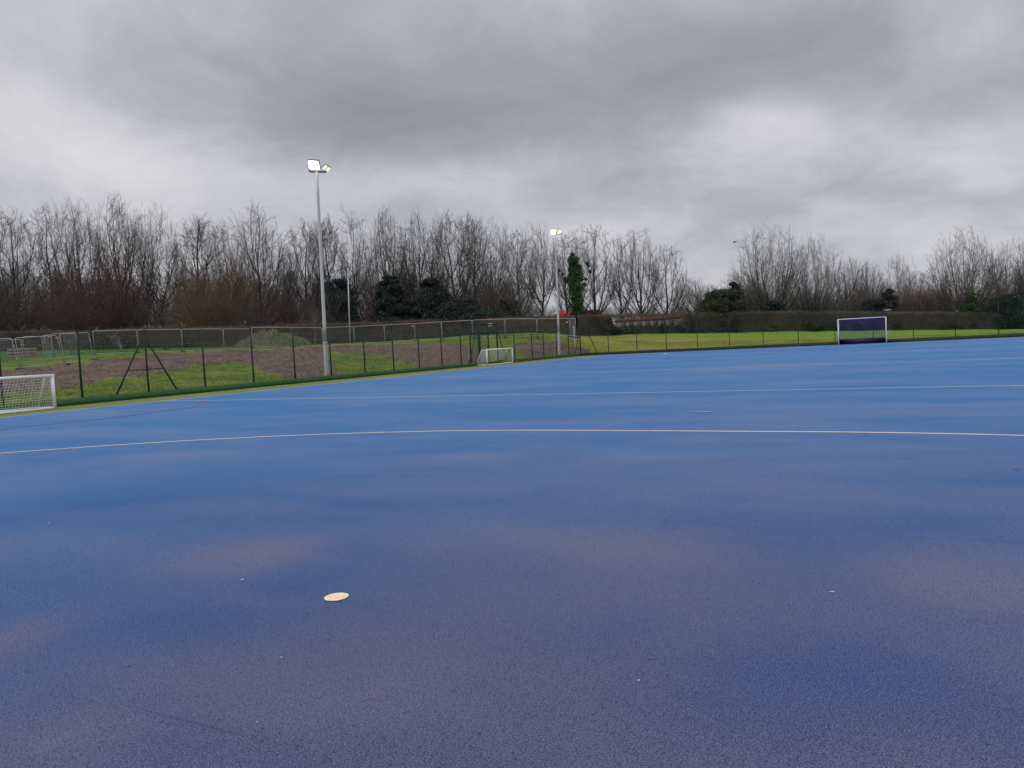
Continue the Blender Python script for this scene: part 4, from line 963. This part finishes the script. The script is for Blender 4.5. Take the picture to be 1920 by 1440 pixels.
# red pavilion tops just above the hedge
Z=121; c=place(1065,Z); red=empty('red_pavilion',c,.48); tag(red,'pavilion with bright red twin-peaked top showing just above the hedge beside the farther mast','pavilion')
def zt_(u,v,Z): return at(u,v,Z)[2]-c[2]
e0,e1=zt_(1065,589,Z),zt_(1065,577.5,Z)
for x0,pk in ((-1.9,.72),(0.05,1.)):
    mb=MB(); x1=x0+1.85; xm=(x0+x1)/2+.2; zt=e0+(e1-e0)*pk
    V=[(x0,-1,e0),(x1,-1,e0),(x1,1,e0),(x0,1,e0),(xm-.2,0,zt),(xm+.2,0,zt*1.0)]
    mb.add(V,[(0,1,5,4),(2,3,4,5)]); mb.add(V,[(1,2,5),(3,0,4)])
    V=[(x0,-1,e0-.35),(x1,-1,e0-.35),(x1,1,e0-.35),(x0,1,e0-.35),(x0,-1,e0),(x1,-1,e0),(x1,1,e0),(x0,1,e0)]
    mb.add(V,[(0,1,5,4),(1,2,6,5),(2,3,7,6),(3,0,4,7)]); mb.build('canopy',M_redr,red)
for x in (-1.85,0,1.85):
    for y in (-.95,.95):
        mb=MB(); mb.tube([(x,y,0),(x,y,e0-.3)],.03,6); mb.build('pole',M_white,red)
Z=122; c=place(1046,Z); a0,a1=at(1044,581,Z)[2]-c[2],at(1044,588.5,Z)[2]-c[2]
tt=empty('white_tent',c,.48); tag(tt,'small white tent top left of the red pavilion above the hedge','tent')
mb=MB(); V=[(-.9,-.9,a1),(.8,-.9,a1),(.8,.9,a1),(-.9,.9,a1),(.25,0,a0)]; mb.add(V,[(0,1,4),(1,2,4),(2,3,4),(3,0,4)]); mb.build('canopy',M_sign,tt)
mb=MB(); 
for x,y in((-.85,-.85),(.75,-.85),(.75,.85),(-.85,.85)): mb.tube([(x,y,0),(x,y,a1)],.03,6)
mb.build('frame',M_white,tt)
# dark red van behind the trunks
def van(u,vt,Z,wpx,lb,m,hh_=None):
    c=place(u,Z); z1=at(u,vt,Z)[2]-c[2]; L=wpx/F*Z; root=empty('parked_van',c,.48); tag(root,lb,'van')
    zb=z1-1.75
    mb=MB(); P_=[(-L/2,zb+.3),(L/2,zb+.3),(L/2,zb+1.0),(L/2-.25,zb+1.65),(L/2-.5,z1),(-L/2+.15,z1),(-L/2,z1-.3)]
    n_=len(P_);V=[(x,y,z) for y in (-.9,.9) for x,z in P_]; cidx=len(V);V+=[(0,-.9,zb+1),(0,.9,zb+1)]
    mb.add(V,[(i,(i+1)%n_,n_+(i+1)%n_,n_+i) for i in range(n_)]); mb.add(V,[((i+1)%n_,i,cidx) for i in range(n_)]+[(n_+i,n_+(i+1)%n_,cidx+1) for i in range(n_)])
    mb.build('body',m,root)
    mb=MB(); mb.box((L/2-1.6,-.915,zb+1.05),(L/2-.5,-.902,zb+1.55)); mb.build('window',M_glass,root)
    for x in (-L/2+.8,L/2-.8):
        mb=MB(); mb.tube([(x,-.93,zb+.32),(x,-.7,zb+.32)],.32,14); mb.build('wheel',M_blk,root)
    if zb>.2:
        mb=MB(); mb.box((-L/2-.5,-1.2,0),(L/2+.5,1.2,zb)); p_=mb.build('ramp',M_conc,root)
van(1108,581.5,123,40,'dark red van roof glimpsed between trunks right of the ivy-covered tree',simple('dark_red_paint',(.16,.015,.015),(.12,.012,.012),1,.4))
# low building strip with red fascia and pale windows, glimpsed over/through the hedge: stands in a thin part
# street lamp and grey pole
def lamp(u,vb,vt,ua,va,Z):
    b_=place(u,Z); t_=at(u-3.5,vt,Z); e_=at(ua,va,Z); root=empty('street_lamp',b_); tag(root,'tall thin grey street lamp with a bent arm reaching left, beside the large fan-shaped tree','street lamp')
    mb=MB(); mb.tube([b_,b_+(t_-b_)*.5,t_-(t_-b_)/np.linalg.norm(t_-b_)*.3],[.11,.09,.06],10); mb.build('pole',M_conc,root,True,local=b_)
    mb=MB(); mb.tube([t_-(t_-b_)/np.linalg.norm(t_-b_)*.3,t_+(e_-t_)*.1,t_+(e_-t_)*.75],[.06,.05,.045],8); mb.build('arm',M_conc,root,True,local=b_)
    d=(e_-t_)/np.linalg.norm(e_-t_); q=t_+(e_-t_)*.62
    mb=MB(); mb.tube([q,q+d*.15,q+d*.55,e_-d*.05,e_],[.05,.12,.16,.08,.02],10); mb.build('lamp_head',M_hous,root,True,local=b_)
lamp(1397,600,449.5,1374,454.5,128)
b_=place(656.5,100); t_=at(652,503,100); mb=MB(); mb.tube([b_,b_+(t_-b_)*.5,t_],[.11,.09,.06],10)
o=mb.build('grey_pole',M_gal,smooth=True,local=b_); o.location=b_; tag(o,'thin plain grey pole rising from behind the hedge right of the nearer light mast','pole')
# small pale canopy on the hedge right of the goal
Z=119; c=place(1665,Z); zc_=at(1664,580,Z)[2]-c[2]; cn=empty('parasol',c); tag(cn,'small pale flat canopy peeping over the hedge above the right goal post','parasol')
mb=MB(); mb.add([( -.62,-.5,zc_-.14),(.62,-.5,zc_-.14),(.62,.5,zc_-.14),(-.62,.5,zc_-.14),(0,0,zc_+.03)],[(0,1,4),(1,2,4),(2,3,4),(3,0,4)]); mb.build('canopy',M_pale,cn); mb=MB(); mb.tube([(0,0,0),(0,0,zc_)],.05,8); mb.build('pole',M_conc,cn)
# low brick-red building seen through the thin top of the hedge
Zb=113.5
a_=at(1158,606,Zb);b2=at(1276,602,Zb); cm=(a_+b2)/2
bd_=empty('low_building',(cm[0],cm[1],float(H(cm[0],cm[1]))),math.atan2(b2[1]-a_[1],b2[0]-a_[0])); tag(bd_,'low brick red and white strip of a building glimpsed through the thin hedge','building')
Lb=np.linalg.norm((b2-a_)[:2]); zo=bd_.location[2]; z_t=at(1217,595.5,Zb)[2]-zo; z_m=at(1217,601,Zb)[2]-zo
mb=MB(); mb.box((-Lb/2,0,0),(Lb/2,2.2,z_m)); mb.build('wall',M_pale,bd_)
mb=MB(); mb.box((-Lb/2-.1,-.06,z_m+.003),(Lb/2+.1,2.3,z_t)); mb.build('fascia',M_brick,bd_)
for k in range(7):
    x=-Lb/2+.5+k*(Lb-1)/7; mb=MB(); mb.box((x,-.03,.6),(x+.75,-.004,z_m-.15)); mb.build('window',M_glass,bd_)
# leaves and flecks lying on the turf
M_leaf=simple('pale_leaf',(.45,.47,.42),(.3,.32,.28),30,.7); M_leaf2=simple('brown_leaf',(.12,.08,.05),(.2,.14,.08),30,.8)
FL=[(454,1087,.02,M_leaf,'pale fleck of leaf left of the penalty spot'),(528,1233,.012,M_leaf,'tiny pale fleck below and left of the penalty spot'),(1560,1110,.02,M_leaf,'pale torn leaf on the right half of the turf'),(240,1248,.014,M_leaf2,'thin stem on the turf at lower left'),(1222,1234,.016,M_leaf2,'small brown leaf on the turf right of centre'),(1198,1276,.012,M_leaf,'tiny white fleck low on the turf right of centre'),(482,1354,.008,M_leaf,'tiny white fleck near the bottom of the turf'),(92,981,.02,M_leaf,'pale fleck on the turf far left'),(1905,879,.05,M_leaf2,'dark leaf on the turf at the right edge')]
for u,v,s,m,lb in FL:
    p=gnd(u,v,.006); mb=MB(); a=random.uniform(0,3.1); d=np.array([math.cos(a),math.sin(a),0]);q=np.array([-d[1],d[0],0])
    ps=[p+d*s*1.0,p+d*s*.4+q*s*.4+[0,0,.004],p-d*s*.5+q*s*.3+[0,0,.002],p-d*s+[0,0,.001],p-d*s*.4-q*s*.35+[0,0,.003],p+d*s*.5-q*s*.3]
    mb.add(ps+[p+[0,0,.005]],[(i,(i+1)%6,6) for i in range(6)]); o=mb.build('leaf',m,local=p); o.location=p; tag(o,lb,'leaf','leaves and flecks lying on the turf')
p=gnd(1318,772,.008); mb=MB(); an=np.linspace(0,6.28,25)[:-1]; V=[p+[math.cos(a)*.22*(1+.2*math.sin(5*a)),math.sin(a)*.10,0] for a in an]+[p]
mb.add(V,[(i,(i+1)%24,24) for i in range(24)]); struct(mb.build('sand_patch',simple('sandy_patch',(.30,.30,.34),(.15,.18,.28),9,.9)))
